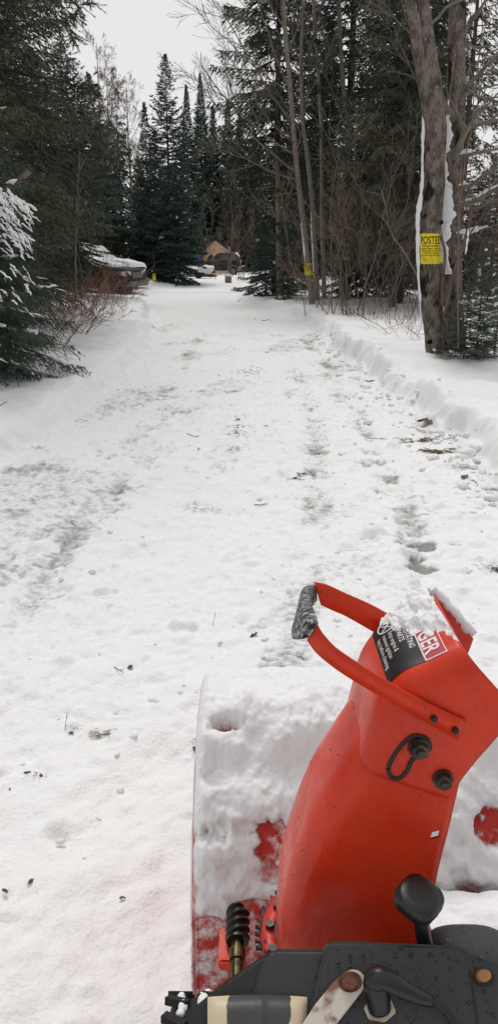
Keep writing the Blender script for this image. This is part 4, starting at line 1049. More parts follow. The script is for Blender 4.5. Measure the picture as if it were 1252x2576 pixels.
    G = np.concatenate(rows_ + [G], 0); V = G.reshape(-1, 3); nr_, nx = G.shape[:2]
    i = np.arange(nr_ * nx).reshape(nr_, nx)
    q = np.stack([i[:-1, :-1], i[:-1, 1:], i[1:, 1:], i[1:, :-1]], -1).reshape(-1, 4)
    o = bobj('snow_cover', mesh_np('snow_cover', V, q, M['snow_thin'], True, {'thin': TH.ravel()})); o['label'] = 'lumpy snow lying over the housing'


def thin_snow():
    m = bpy.data.materials.new('snow_thinning_over_red'); m.use_nodes = True; t = m.node_tree; b = t.nodes['Principled BSDF']; lk = t.links.new
    b.inputs['Roughness'].default_value = .8; b.inputs['Specular IOR Level'].default_value = .15
    g = t.nodes.new('ShaderNodeNewGeometry'); a = t.nodes.new('ShaderNodeAttribute'); a.attribute_name = 'thin'
    n = t.nodes.new('ShaderNodeTexNoise'); n.inputs['Scale'].default_value = 55; n.inputs['Detail'].default_value = 8; n.inputs['Roughness'].default_value = .7; lk(g.outputs['Position'], n.inputs['Vector'])
    ad = t.nodes.new('ShaderNodeMath'); ad.operation = 'MULTIPLY_ADD'; ad.inputs[1].default_value = 1.3; ad.inputs[2].default_value = -.65; lk(n.outputs['Fac'], ad.inputs[0])
    su = t.nodes.new('ShaderNodeMath'); su.operation = 'ADD'; lk(ad.outputs[0], su.inputs[0]); lk(a.outputs['Fac'], su.inputs[1])
    r = t.nodes.new('ShaderNodeMapRange'); r.interpolation_type = 'SMOOTHSTEP'; r.inputs['From Min'].default_value = .30; r.inputs['From Max'].default_value = 1.15; lk(su.outputs[0], r.inputs['Value'])
    x = t.nodes.new('ShaderNodeMix'); x.data_type = 'RGBA'; x.inputs[6].default_value = (.84, .84, .845, 1); x.inputs[7].default_value = (.52, .13, .11, 1); lk(r.outputs[0], x.inputs['Factor']); lk(x.outputs[2], b.inputs['Base Color'])
    bu = t.nodes.new('ShaderNodeBump'); bu.inputs['Distance'].default_value = .004; lk(n.outputs['Fac'], bu.inputs['Height']); lk(bu.outputs[0], b.inputs['Normal'])
    return m
M['snow_thin'] = thin_snow()
housing()
def heap():
    nx, ny = 110, 90; X, Y = np.meshgrid(np.linspace(-.02, .64, nx), np.linspace(.84, 1.17, ny), indexing='ij')
    e = np.clip(np.minimum(np.minimum(X + .02, .64 - X) / .10, (Y - .84) / .08), 0, 1); e = np.sqrt(1 - (1 - e) ** 2)
    right = sstep(.18, .26, X)
    Z = .06 + e * (right * .33 + .012 * fbm(X * 9, Y * 9, 2) + .010 * np.abs(fbm(X * 17, Y * 17, 2)) + .002 * fbm(X * 60, Y * 60, 2))
    i = np.arange(nx * ny).reshape(nx, ny); q = np.stack([i[:-1, :-1], i[1:, :-1], i[1:, 1:], i[:-1, 1:]], -1).reshape(-1, 4)
    o = bobj('snow_heap', mesh_np('snow_heap', np.stack([X, Y, Z], -1).reshape(-1, 3), q, M['snow_soft'], True)); o['label'] = 'snow packed behind the housing right of the chute'
heap()

# --- U section shells (chute and deflector)
def shell(A, B, y0, y1, rc, t, n_st=28, hole=None):
    """A: back-wall line, B: free-edge line, each (x, z) stations; returns verts, quads of a shell of thickness t"""
    A = smoothpath(A, n_st); B = smoothpath(B, n_st)
    prof = []
    def outer(off):
        V = []
        for a, b in zip(A, B):
            d = a - b; Ld = np.linalg.norm(d); e = d / Ld; L2 = Ld + off; r = max(rc + off, .004)
            pts = [(k * (L2 - r), y0 - off) for k in np.linspace(0, 1, 15)]
            pts += [(L2 - r + r * math.sin(w_), y0 - off + r - r * math.cos(w_)) for w_ in np.linspace(0, math.pi / 2, 8)[1:]]
            pts += [(L2, y0 - off + r + (y1 - y0 + 2 * off - 2 * r) * k) for k in np.linspace(0, 1, 8)[1:]]
            pts += [(L2 - r + r * math.cos(w_), y1 + off - r + r * math.sin(w_)) for w_ in np.linspace(0, math.pi / 2, 8)[1:]]
            pts += [(k * (L2 - r), y1 + off) for k in np.linspace(1, 0, 15)[1:]]
            for q_, yy in pts: V.append((b[0] + e[0] * q_, yy, b[1] + e[1] * q_))
        return np.array(V), len(pts)
    Vo, m = outer(0); Vi, _ = outer(-t)
    i = np.arange(n_st * m).reshape(n_st, m); off = n_st * m
    qo = np.stack([i[:-1, :-1], i[:-1, 1:], i[1:, 1:], i[1:, :-1]], -1)
    if hole: keep = np.ones(qo.shape[:2], bool); keep[hole[0], hole[1]] = False
    else: keep = np.ones(qo.shape[:2], bool)
    q1 = qo[keep]; q2 = q1[:, ::-1] + off
    rim = []
    for a, b in ((i[0, :-1], i[0, 1:]), (i[-1, 1:], i[-1, :-1])): rim.append(np.stack([a, a + off, b + off, b], -1))
    for a, b in ((i[1:, 0], i[:-1, 0]), (i[:-1, -1], i[1:, -1])): rim.append(np.stack([a, a + off, b + off, b], -1))
    return np.vstack([Vo, Vi]), np.vstack([q1, q2] + rim)


xz = lambda p: (p[0], p[2])
Ac = [xz(on_y(u, v, .925)) for u, v in [(690, 2385), (692, 2260), (704, 2120), (740, 1990), (786, 1885), (862, 1765), (905, 1700)]]
Bc = [xz(on_y(u, v, Y0)) for u, v in [(1064, 2420), (1082, 2310), (1103, 2195), (1132, 2080), (1158, 1965), (1170, 1895), (1176, 1850)]]
Ac[0] = (Ac[0][0], .56); Bc[0] = (Bc[0][0], .56)
v, q = shell(np.array(Ac), np.array(Bc), Y0 + .004, Y1 - .004, .045, .003, 40, hole=(18, 1))
chute = bobj('discharge_chute', mesh_np('discharge_chute', v, q, M['red'], True))
chute['label'] = 'tall red chute open towards the verge'

# deflector, hinged on the chute
An = [xz(on_y(u, v, Y0)) for u, v in [(906, 1935), (930, 1850), (952, 1782), (1012, 1712), (1092, 1675), (1168, 1640)]]
Bn = [xz(on_y(u, v, Y0)) for u, v in [(1120, 2004), (1166, 1945), (1198, 1905), (1236, 1862), (1268, 1822), (1288, 1775)]]
A_ = np.array(An); B_ = np.array(Bn)
v, q = shell(A_, B_, Y0 - .004, Y1 + .004, .032, .003, 36)
defl = bobj('chute_deflector', mesh_np('chute_deflector', v, q, M['red'], True))

# decal on the sloping back wall of the deflector
As = smoothpath(A_, 200); Bs = smoothpath(B_, 200)
arc = np.concatenate([[0], np.cumsum(np.linalg.norm(np.diff(As, axis=0), axis=1))])
def wall(sl, y, off):
    """point on the outside of the deflector's back wall: sl metres along it from its lower edge"""
    a = np.array([np.interp(sl, arc, As[:, k]) for k in (0, 1)]); b = np.array([np.interp(sl, arc, Bs[:, k]) for k in (0, 1)])
    e = (a - b) / np.linalg.norm(a - b); yn = Y0 - .004; r = .032
    dn = y - yn; back = 0
    if dn < r: back = r - math.sqrt(max(r * r - (r - dn) ** 2, 0))
    df = Y1 + .004 - y
    if df < r: back = r - math.sqrt(max(r * r - (r - df) ** 2, 0))
    p = a + e * (off - back); return np.array([p[0], y, p[1]])
def wall_patch(name, s0, s1, y0, y1, off, m, n=14):
    V = np.array([wall(s, y, off) for s in np.linspace(s0, s1, n) for y in np.linspace(y0, y1, n)]); i = np.arange(n * n).reshape(n, n)
    q = np.stack([i[:-1, :-1], i[:-1, 1:], i[1:, 1:], i[1:, :-1]], -1).reshape(-1, 4)
    return mesh_np(name, V, q, m, True)
def text_verts(txt, size, extrude=0.0, bold=0.0, align='LEFT', res=3):
    c = bpy.data.curves.new('lettering', 'FONT'); c.body = txt; c.size = size; c.extrude = extrude; c.offset = bold; c.align_x = align; c.resolution_u = res
    o = bpy.data.objects.new('lettering', c); C.objects.link(o)
    dg = bpy.context.evaluated_depsgraph_get(); me = bpy.data.meshes.new_from_object(o.evaluated_get(dg))
    bpy.data.objects.remove(o); bpy.data.curves.remove(c)
    v = np.array([a.co[:] for a in me.vertices]); f = [list(p.vertices) for p in me.polygons]
    bpy.data.meshes.remove(me); return v, f
def poly_me(name, v, f, m):
    me = bpy.data.meshes.new(name); me.from_pydata([tuple(a) for a in v], [], f); me.materials.append(m); me.update(); return me


s_tip = arc[-1]
SD0, SD1, SD2 = s_tip - .098, s_tip - .045, s_tip - .017       # decal: black field, then the red band
YD0, YD1 = .803, .932
bobj('warning_decal', wall_patch('warning_decal', SD0, SD1, YD0, YD1, .0008, M['decal_black']), defl).location = (0, 0, 0)
bobj('danger_band', wall_patch('danger_band', SD1, SD2, YD0, YD1, .0008, M['decal_white']), defl).location = (0, 0, 0)
bobj('danger_field', wall_patch('danger_field', SD1 + .002, SD2 - .001, YD0 + .002, YD1 - .002, .0012, M['decal_red']), defl).location = (0, 0, 0)
def on_wall(txt, size, s_base, y_start, m, name, bold=0.0, off=.0016):
    v, f = text_verts(txt, size, bold=bold)
    w_ = np.array([wall(s_base + a[1], y_start - a[0], off) for a in v])
    o = obj(name, poly_me(name, w_, f, m), defl); return o
on_wall('DANGER', .0285, SD1 + .0035, YD1 - .006, M['decal_white'], 'danger_lettering', .0006, .0020)
on_wall('ROTATING', .0105, SD0 + .0425, YD1 - .040, M['decal_white'], 'warning_lettering', .0001)
on_wall('PARTS', .0105, SD0 + .0335, YD1 - .040, M['decal_white'], 'warning_lettering', .0001)
on_wall('Stop engine &', .0092, SD0 + .0235, YD1 - .034, M['decal_white'], 'warning_lettering')
on_wall('remove ignition', .0092, SD0 + .0140, YD1 - .034, M['decal_white'], 'warning_lettering')
on_wall('key before cleaning.', .0092, SD0 + .0048, YD1 - .034, M['decal_white'], 'warning_lettering')
# pictogram ring with a cross
sc, yc = SD0 + .024, YD1 - .018
ring = [wall(sc + .013 * math.cos(a), yc + .0125 * math.sin(a), .002) for a in np.linspace(0, 2 * math.pi, 33)]
bars = [([wall(sc - .009, yc - .009, .002), wall(sc + .009, yc + .009, .002)], [.0011] * 2), ([wall(sc - .009, yc + .009, .002), wall(sc + .009, yc - .009, .002)], [.0011] * 2)]
obj('pictogram', tube_me('pictogram', [(ring, [.0011] * 33)] + bars, M['decal_white'], 5), defl)
# snow stuck on the tip of the deflector
def tip_snow():
    n = 110; s = np.linspace(s_tip - .085, s_tip + .004, n); y = np.linspace(Y0 + .004, Y1 + .002, n)
    SS, YY = np.meshgrid(s, y, indexing='ij')
    a = (SS - (s_tip - .085)) / .085; b = (YY - Y0) / (Y1 - Y0)
    cover = sstep(.15, .55, b * .95 + a * .62 - .58 + .10 * fbm(YY * 60, SS * 60, 3))
    f3 = fbm(YY * 45, SS * 45, 3); f4 = fbm(YY * 150, SS * 150, 3)
    th = cover * (.008 + .017 * np.clip(b, 0, 1) * np.clip(a * 1.4, 0, 1) + .005 * f3 + .0018 * f4) - .002
    V = np.array([[wall(SS[i, j], YY[i, j], max(th[i, j], -.002)) for j in range(n)] for i in range(n)]).reshape(-1, 3)
    i = np.arange(n * n).reshape(n, n)
    q = np.stack([i[:-1, :-1], i[:-1, 1:], i[1:, 1:], i[1:, :-1]], -1).reshape(-1, 4)
    keep = (th.ravel()[q] > -.0015).any(1)
    bobj('snow_cap', mesh_np('snow_cap', V, q[keep], M['snow_soft'], True), defl).location = (0, 0, 0)
tip_snow()
# rolled edge snow on the far flap
far_edge = [np.array([p[0], Y1 + .004, p[1]]) for p in (A_[-1] * (1 - k) + B_[-1] * k for k in np.linspace(.02, .98, 14))]
rr = np.random.RandomState(2)
obj('snow_rim', tube_me('snow_rim', [(np.array(far_edge) + [0, .002, .004], .006 + .003 * rr.rand(14))], M['snow_soft'], 7, .3, rr), defl)

# handle of the deflector: two straps and a foam grip
def strap(pts_top, pts_bot, y, yb):
    n = 24; a = smoothpath([on_y(u, v, yy) for (u, v), yy in zip(pts_top, y)], n); b = smoothpath([on_y(u, v, yy) for (u, v), yy in zip(pts_bot, y)], n)
    t = np.array([0, .004, 0]); V = np.vstack([a, b, a + t, b + t]); i = np.arange(n - 1)
    q = [np.stack([i, i + n, i + n + 1, i + 1], -1), np.stack([i + 2 * n, i + 1 + 2 * n, i + 3 * n + 1, i + 3 * n], -1),
         np.stack([i, i + 1, i + 2 * n + 1, i + 2 * n], -1), np.stack([i + n, i + 3 * n, i + 3 * n + 1, i + n + 1], -1)]
    q.append(np.array([[0, 2 * n, 3 * n, n], [n - 1, 2 * n - 1, 4 * n - 1, 3 * n - 1]]))
    return mesh_np('strap', V, np.vstack(q), M['red'], False)
yn = [.772, .770, .770, .772, .774, .775]
handle = bobj('deflector_handle', strap([(797, 1570), (815, 1600), (862, 1645), (1000, 1731), (1085, 1775), (1172, 1815)],
                                        [(772, 1612), (800, 1648), (868, 1700), (1000, 1778), (1085, 1826), (1150, 1862)], yn, 0))
bobj('strap', strap([(790, 1466), (822, 1473), (868, 1494), (935, 1524), (1000, 1560)], [(806, 1522), (836, 1536), (872, 1552), (935, 1588), (1000, 1625)], [.957] * 5, 0), handle).location = (0, 0, 0)
def grip():
    near_t, near_b = on_y(812, 1558, .765), on_y(772, 1616, .765); far_t, far_b = on_y(798, 1464, .962), on_y(800, 1524, .962)
    n, k = 20, 12; V = []
    for f in np.linspace(0, 1, n):
        t_ = near_t * (1 - f) + far_t * f; b_ = near_b * (1 - f) + far_b * f; c_ = (t_ + b_) / 2; h = (t_ - b_) / 2 * 1.04
        bow = -.012 * math.sin(math.pi * f) ** .5 - .006
        wd = np.array([-.0075, 0, -.002]); e = 1 - .35 * (abs(2 * f - 1) ** 8)
        for a in range(k):
            an = 2 * math.pi * a / k; ca, sa = math.cos(an), math.sin(an)
            ca = math.copysign(abs(ca) ** .30, ca); sa = math.copysign(abs(sa) ** .30, sa)
            V.append(c_ + (h * ca + wd * sa) * e + np.array([bow, 0, 0]))
    i = np.arange(n - 1)[:, None] * k; j = np.arange(k)[None, :]; j1 = (j + 1) % k
    q = np.stack([i + j, i + j1, i + k + j1, i + k + j], -1).reshape(-1, 4)
    caps = [np.array([list(range(k))]), np.array([list(range((n - 1) * k, n * k))[::-1]])]
    bobj('grip', mesh_np('grip', np.array(V), [q] + caps, M['grip'], True), handle).location = (0, 0, 0)
grip()
for u, v_ in ((1090, 1808), (1144, 1838)):
    p = on_y(u, v_, .772)
    bobj('rivet', cyl_me('rivet', p + [0, .003, 0], p - [0, .003, 0], .0042, M['ink'], 14, .001), handle).location = (0, 0, 0)
# slot, its dark rim and the two lock nuts
loop = [(1050, 1850), (1072, 1858), (1080, 1880), (1062, 1896), (1035, 1912), (1022, 1940), (1004, 1957), (984, 1955), (976, 1932), (990, 1900), (1015, 1868), (1035, 1852)]
lp = smoothpath([on_y(u, v_, Y0 - .0045) for u, v_ in loop + loop[:1]], 60)
bobj('adjusting_slot', tube_me('adjusting_slot', [(lp, [.0028] * 60)], M['ink'], 6), defl).location = (0, 0, 0)
for u, v_, r in ((1052, 1880, .0105), (1112, 1958, .010)):
    p = on_y(u, v_, Y0 - .005)
    bm = bmesh.new(); bm_cyl(bm, p + [0, .004, 0], p - [0, .003, 0], r * 1.25, n=20); bm_cyl(bm, p - [0, .003, 0], p - [0, .011, 0], r, n=6)
    bm_cyl(bm, p - [0, .011, 0], p - [0, .016, 0], r * .55, r * .5, n=10)
    bobj('lock_nut', bm_mesh('lock_nut', bm, M['steel']), defl).location = (0, 0, 0)
p = on_y(1152, 1960, Y0 + .006)
bobj('hinge_ear', prism_me('hinge_ear', [on_y(u, v_, Y0 + .006) for u, v_ in [(1098, 1990), (1162, 1925), (1160, 1958), (1148, 1975), (1120, 1985)]], (0, -1, 0), .004, M['ink']), defl).location = (0, 0, 0)
# droplets clinging to the chute
rng = np.random.RandomState(11)
def droplets():
    bm = bmesh.new()
    for k in range(60):
        i = rng.randint(8, 39); j = rng.randint(2, 30); c = np.array(v_ch[i * m_ch + j])
        bmesh.ops.create_icosphere(bm, subdivisions=1, radius=.0007 + .0011 * rng.rand(), matrix=Matrix.Translation(c) @ Matrix.Diagonal((1, .7, 1.3, 1)))
    o = bobj('melt_droplets', bm_mesh('melt_droplets', bm, M['drop'], True), chute); o.location = (0, 0, 0); o['kind'] = 'stuff'
M['drop'] = mat('red_tinted_droplet', (.30, .012, .008), .05, spec=.8)
v_ch = [x.co[:] for x in chute.data.vertices]; m_ch = len(v_ch) // 2 // 40
droplets()

# --- ring gear, worm and the impeller drum below
GC = np.array([(850 - 626) / FPX * 1.12, .868, .605])
def gear():
    n = 62; prof = []
    for k in range(n):
        for f, r in ((0, .1135), (.30, .1135), (.44, .1215), (.70, .1215), (.84, .1135)):
            a = (k + f) * 2 * math.pi / n; prof.append((r * math.cos(a), r * math.sin(a)))
    def ringmesh(outer, r_in, z0, z1, name, m):
        k = len(outer); ang = [math.atan2(b, a) for a, b in outer]
        V = [(a, b, z1) for a, b in outer] + [(r_in * math.cos(t), r_in * math.sin(t), z1) for t in ang] + [(a, b, z0) for a, b in outer] + [(r_in * math.cos(t), r_in * math.sin(t), z0) for t in ang]
        i = np.arange(k); j = (i + 1) % k
        q = np.vstack([np.stack([i, j, j + k, i + k], -1), np.stack([i + 2 * k, i + 3 * k, j + 3 * k, j + 2 * k], -1), np.stack([i, i + 2 * k, j + 2 * k, j], -1), np.stack([i + k, j + k, j + 3 * k, i + 3 * k], -1)])
        return mesh_np(name, np.array(V) + GC, q, m)
    g = bobj('ring_gear', ringmesh([(.1115 * math.cos(a), .1115 * math.sin(a)) for a in np.linspace(0, 2 * math.pi, 64, endpoint=False)], .088, -.003, .004, 'ring_gear', M['gear_red']))
    bobj('gear_teeth', ringmesh(prof, .1085, -.0025, .0035, 'gear_teeth', mat('greasy_red_teeth', (.30, .03, .022), .4, col2=(.04, .02, .015), scale=60, lo=.42, hi=.56)), g).location = (0, 0, 0)
    for a in (150, 172, 196, 222, 100, 60, 20, -20, -60, -100):
        c = GC + np.array([.1 * math.cos(math.radians(a)), .1 * math.sin(math.radians(a)), .004])
        bobj('gear_bolt', cyl_me('gear_bolt', c, c + [0, 0, .008], .007, M['steel'], 6), g).location = (0, 0, 0)
    bobj('chute_ring', cyl_me('chute_ring', GC - [0, 0, .05], GC + [0, 0, .012], .092, M['grease'], 48))
    bobj('impeller_drum', cyl_me('impeller_drum', (.25, 1.17, .24), (.25, .90, .24), .17, M['red'], 40, .006))
gear()
def worm():
    ax0 = np.array([on_z(597, 2402, .60)[0], .835, .612]); ax1 = np.array([on_z(599, 2248, .62)[0], .905, .619]); d = ax1 - ax0; Ln = np.linalg.norm(d); d /= Ln
    u_ = np.cross(d, [0, 0, 1.]); u_ /= np.linalg.norm(u_); w_ = np.cross(u_, d); n, k = 48, 40; V = []
    for i in range(n):
        s = i / (n - 1)
        for j in range(k):
            a = 2 * math.pi * j / k; r = .0150 + .0030 * math.tanh(2.0 * math.sin(2 * a + s * 24)); r *= .72 if s < .03 or s > .97 else 1
            V.append(ax0 + d * (Ln * (.28 + .72 * s)) + (u_ * math.cos(a) + w_ * math.sin(a)) * r)
    i = np.arange(n - 1)[:, None] * k; j = np.arange(k)[None, :]; j1 = (j + 1) % k
    q = np.stack([i + j, i + j1, i + k + j1, i + k + j], -1).reshape(-1, 4)
    g = bobj('worm_gear', mesh_np('worm_gear', np.array(V), [q, np.array([list(range(k))[::-1]]), np.array([list(range((n - 1) * k, n * k))])], M['grease'], True))
    bobj('collar', cyl_me('collar', ax0 + d * Ln * .24, ax0 + d * Ln * .29, .0165, M['grease'], 20), g).location = (0, 0, 0)
    bobj('worm_shaft', cyl_me('worm_shaft', ax0 - d * .12, ax0 + d * Ln * .26, .0088, M['brass'], 18), g).location = (0, 0, 0)
    bobj('collar', cyl_me('collar', ax0 - d * .012, ax0 + d * .004, .0115, M['brass'], 18), g).location = (0, 0, 0)
    bobj('bracket', box_me('bracket', tuple(ax0 + d * Ln * .35 + [-.012, 0, -.022]), (.03, .06, .02), M['red'], .003), g).location = (0, 0, 0)
worm()

# --- engine: wet grey shrouds, plug, linkage, knob
EP = np.array([0, .68, .80]); EN = np.array([0, -.62, .785]); EN /= np.linalg.norm(EN)
def ep(u, v, h=0.0): return on_plane(u, v, EP + EN * h, EN)
def eprism(name, px, h, depth, m, bev=.004, parent=None, seg=3):
    o = bobj(name, prism_me(name, [ep(u, v, h) for u, v in px], EN, depth, m, bev, seg), parent)
    if parent is not None: o.location = (0, 0, 0)
    return o
eng = eprism('engine_cover', [(818, 2376), (832, 2366), (1150, 2378), (1192, 2404), (1330, 2455), (1420, 2760), (720, 2760), (790, 2500)], .0, .09, M['engine'], .007)
eprism('engine_shroud', [(668, 2398), (690, 2386), (835, 2388), (860, 2760), (600, 2760), (640, 2480)], -.016, .10, M['engine'], .005)
eprism('belt_cover', [(480, 2540), (575, 2462), (676, 2394), (690, 2470), (660, 2500), (660, 2760), (470, 2760)], -.028, .12, M['black_plastic'], .004)
eprism('shroud_seam', [(1180, 2440), (1184, 2440), (1206, 2600), (1201, 2600)], .0012, .004, M['ink'], 0)
eprism('key_slot', [(876, 2400), (884, 2400), (884, 2424), (878, 2424)], .0008, .003, M['ink'], 0)
def shroud_drops():
    rg = np.random.RandomState(23); bm = bmesh.new()
    for k in range(150):
        u = 840 + 400 * rg.rand(); v = 2385 + 190 * rg.rand(); r = .0007 + .0016 * rg.rand() ** 2
        c = ep(u, v, .0004); bmesh.ops.create_icosphere(bm, subdivisions=1, radius=r, matrix=Matrix.Translation(c) @ Matrix.Diagonal((1.2, 1, .8, 1)))
    o = bobj('water_drops', bm_mesh('water_drops', bm, mat('dark_water_drop', (.006, .006, .007), .04, spec=.9), True), eng); o.location = (0, 0, 0); o['kind'] = 'stuff'
shroud_drops()
# fuel tank: rounded grey body at the right
def tank():
    c = on_y(1178, 2440, .80); bm = bmesh.new()
    bmesh.ops.create_uvsphere(bm, u_segments=32, v_segments=20, radius=1)
    for vv in bm.verts:
        x, y_, z = vv.co; f = lambda t: math.copysign(abs(t) ** .7, t); vv.co = Vector((c[0] + .068 * f(x), c[1] + .05 * f(y_), c[2] + .050 * f(z)))
    bobj('fuel_tank', bm_mesh('fuel_tank', bm, M['engine'], True))
tank()
# control knob
kp = on_y(1052, 2262, .70)
def knob():
    base = on_y(1068, 2372, .70); tilt = (kp - base); tilt = tilt / np.linalg.norm(tilt)
    ax = Vector((.02, -.22, 1)); ax.normalize(); ax = np.array(ax)
    k = bobj('control_knob', cyl_me('control_knob', base - tilt * .04, kp - ax * .008, .0096, M['black_plastic'], 20, r1=.0088))
    u_ = np.cross(ax, [0, 1, 0]); u_ /= np.linalg.norm(u_); w_ = np.cross(u_, ax); n = 48; V = []
    prof = [(.0001, -.0125), (.013, -.0125), (.0225, -.0105), (.0265, -.0065), (.0270, .0050), (.0255, .0078), (.0232, .0084), (.0228, .0098), (.0215, .0108), (.012, .0112), (0.0001, .0112)]
    for r, h in prof:
        for j in range(n):
            a = 2 * math.pi * j / n; rr_ = r * (1 + (.06 * math.copysign(abs(math.cos(a * 4)) ** .5, math.cos(a * 4)) if -.009 < h < .008 and r > .02 else 0))
            V.append(kp + ax * h + (u_ * math.cos(a) + w_ * math.sin(a)) * rr_)
    i = np.arange(len(prof) - 1)[:, None] * n; j = np.arange(n)[None, :]; j1 = (j + 1) % n
    q = np.stack([i + j, i + j1, i + n + j1, i + n + j], -1).reshape(-1, 4)
    bobj('knob_head', mesh_np('knob_head', np.array(V), q, M['black_plastic'], False), k).location = (0, 0, 0)
knob()
# rusty bracket with its bolt
br = eprism('linkage_bracket', [(866, 2446), (884, 2438), (904, 2442), (918, 2458), (921, 2480), (828, 2600), (745, 2600), (790, 2530), (838, 2470)], .013, .0035, M['plate_white'], .0012)
eprism('rust_collar', [(880 + 30 * math.cos(a), 2470 + 27 * math.sin(a)) for a in np.linspace(0, 2 * math.pi, 20, endpoint=False)], .0138, .001, M['rust'], 0, br)
eprism('bracket_bolt', [(880 + 22 * math.cos(a), 2472 + 20 * math.sin(a)) for a in np.linspace(.3, 2 * math.pi + .3, 6, endpoint=False)], .021, .008, M['rust'], .0012, br)
eprism('bracket_spacer', [(880 + 20 * math.cos(a), 2470 + 18 * math.sin(a)) for a in np.linspace(0, 2 * math.pi, 16, endpoint=False)], .0095, .014, M['steel'], 0, br)
# spark plug: nut, boot and cable
pn = eprism('plug_nut', [(955 + 42 * math.cos(a), 2540 + 34 * math.sin(a)) for a in np.linspace(.2, 2 * math.pi + .2, 6, endpoint=False)], .008, .012, M['nut'], .0012)
bpth = smoothpath([ep(953, 2536, .006), ep(948, 2500, .018), ep(944, 2470, .026), ep(960, 2462, .031), ep(1000, 2482, .030), ep(1045, 2505, .025), ep(1085, 2520, .019)], 40)
brad = np.interp(np.linspace(0, 1, 40), [0, .1, .3, .45, .6, .8, .92, 1], [.0130, .0132, .0136, .0132, .0110, .0086, .0074, .0058])
bo = bobj('spark_plug_boot', tube_me('spark_plug_boot', [(bpth, brad)], M['black_plastic'], 20))
bobj('ignition_cable', tube_me('ignition_cable', [(smoothpath([ep(1070, 2514, .019), ep(1105, 2532, .016), ep(1135, 2566, .012), ep(1150, 2620, .008)], 20), [.0036] * 20)], M['black_plastic'], 10), bo).location = (0, 0, 0)
cb = eprism('cover_bolt', [(1217 + 21 * math.cos(a), 2454 + 19 * math.sin(a)) for a in np.linspace(.5, 2 * math.pi + .5, 6, endpoint=False)], .010, .010, M['orange_bolt'], .0015)
eprism('washer', [(1217 + 26 * math.cos(a), 2460 + 23 * math.sin(a)) for a in np.linspace(0, 2 * math.pi, 20, endpoint=False)], .0022, .004, M['ink'], 0, cb)
# worn muffler guard
def guard():
    n, k = 30, 24; V = []
    for i in range(n):
        f = i / (n - 1); u = 522 + 250 * f
        e = 1 - abs(2 * f - 1) ** 6
        for j in range(k):
            g = j / (k - 1); v_ = 2508 - 6 * math.sin(f * 3.14) + 240 * g
            h = .018 * (1 - (1 - min(g * 5, 1)) ** 2) ** .5 * (e ** .5) + .003 * math.exp(-((u - 655) / 10) ** 2) - .006
            V.append(ep(u, v_, h))
    i = np.arange(n * k).reshape(n, k); q = np.stack([i[:-1, :-1], i[1:, :-1], i[1:, 1:], i[:-1, 1:]], -1).reshape(-1, 4)
    bobj('muffler_guard', mesh_np('muffler_guard', np.array(V), q, guard_mat(), True))
def guard_mat():
    m = mat('worn_cream_guard', (.60, .50, .34), .5, col2=(.050, .047, .050), scale=7, detail=8, lo=.49, hi=.52); t = m.node_tree
    tcn = [n for n in t.nodes if n.type == 'TEX_COORD'][0]; nz = [n for n in t.nodes if n.type == 'TEX_NOISE'][0]; mr = [n for n in t.nodes if n.type == 'MAP_RANGE'][0]
    # the paint is rubbed to bare dark metal in the middle of the guard
    sp = t.nodes.new('ShaderNodeSeparateXYZ'); t.links.new(tcn.outputs['Object'], sp.inputs[0])
    cx = (ep(655, 2560)[0]); a = t.nodes.new('ShaderNodeMath'); a.operation = 'SUBTRACT'; a.inputs[1].default_value = cx; t.links.new(sp.outputs[0], a.inputs[0])
    b = t.nodes.new('ShaderNodeMath'); b.operation = 'ABSOLUTE'; t.links.new(a.outputs[0], b.inputs[0])
    c = t.nodes.new('ShaderNodeMath'); c.operation = 'MULTIPLY_ADD'; c.inputs[1].default_value = -16; c.inputs[2].default_value = .48; t.links.new(b.outputs[0], c.inputs[0])
    d = t.nodes.new('ShaderNodeMath'); d.operation = 'ADD'; t.links.new(c.outputs[0], d.inputs[0]); t.links.new(nz.outputs['Fac'], d.inputs[1])
    t.links.new(d.outputs[0], mr.inputs['Value']); return m
guard()
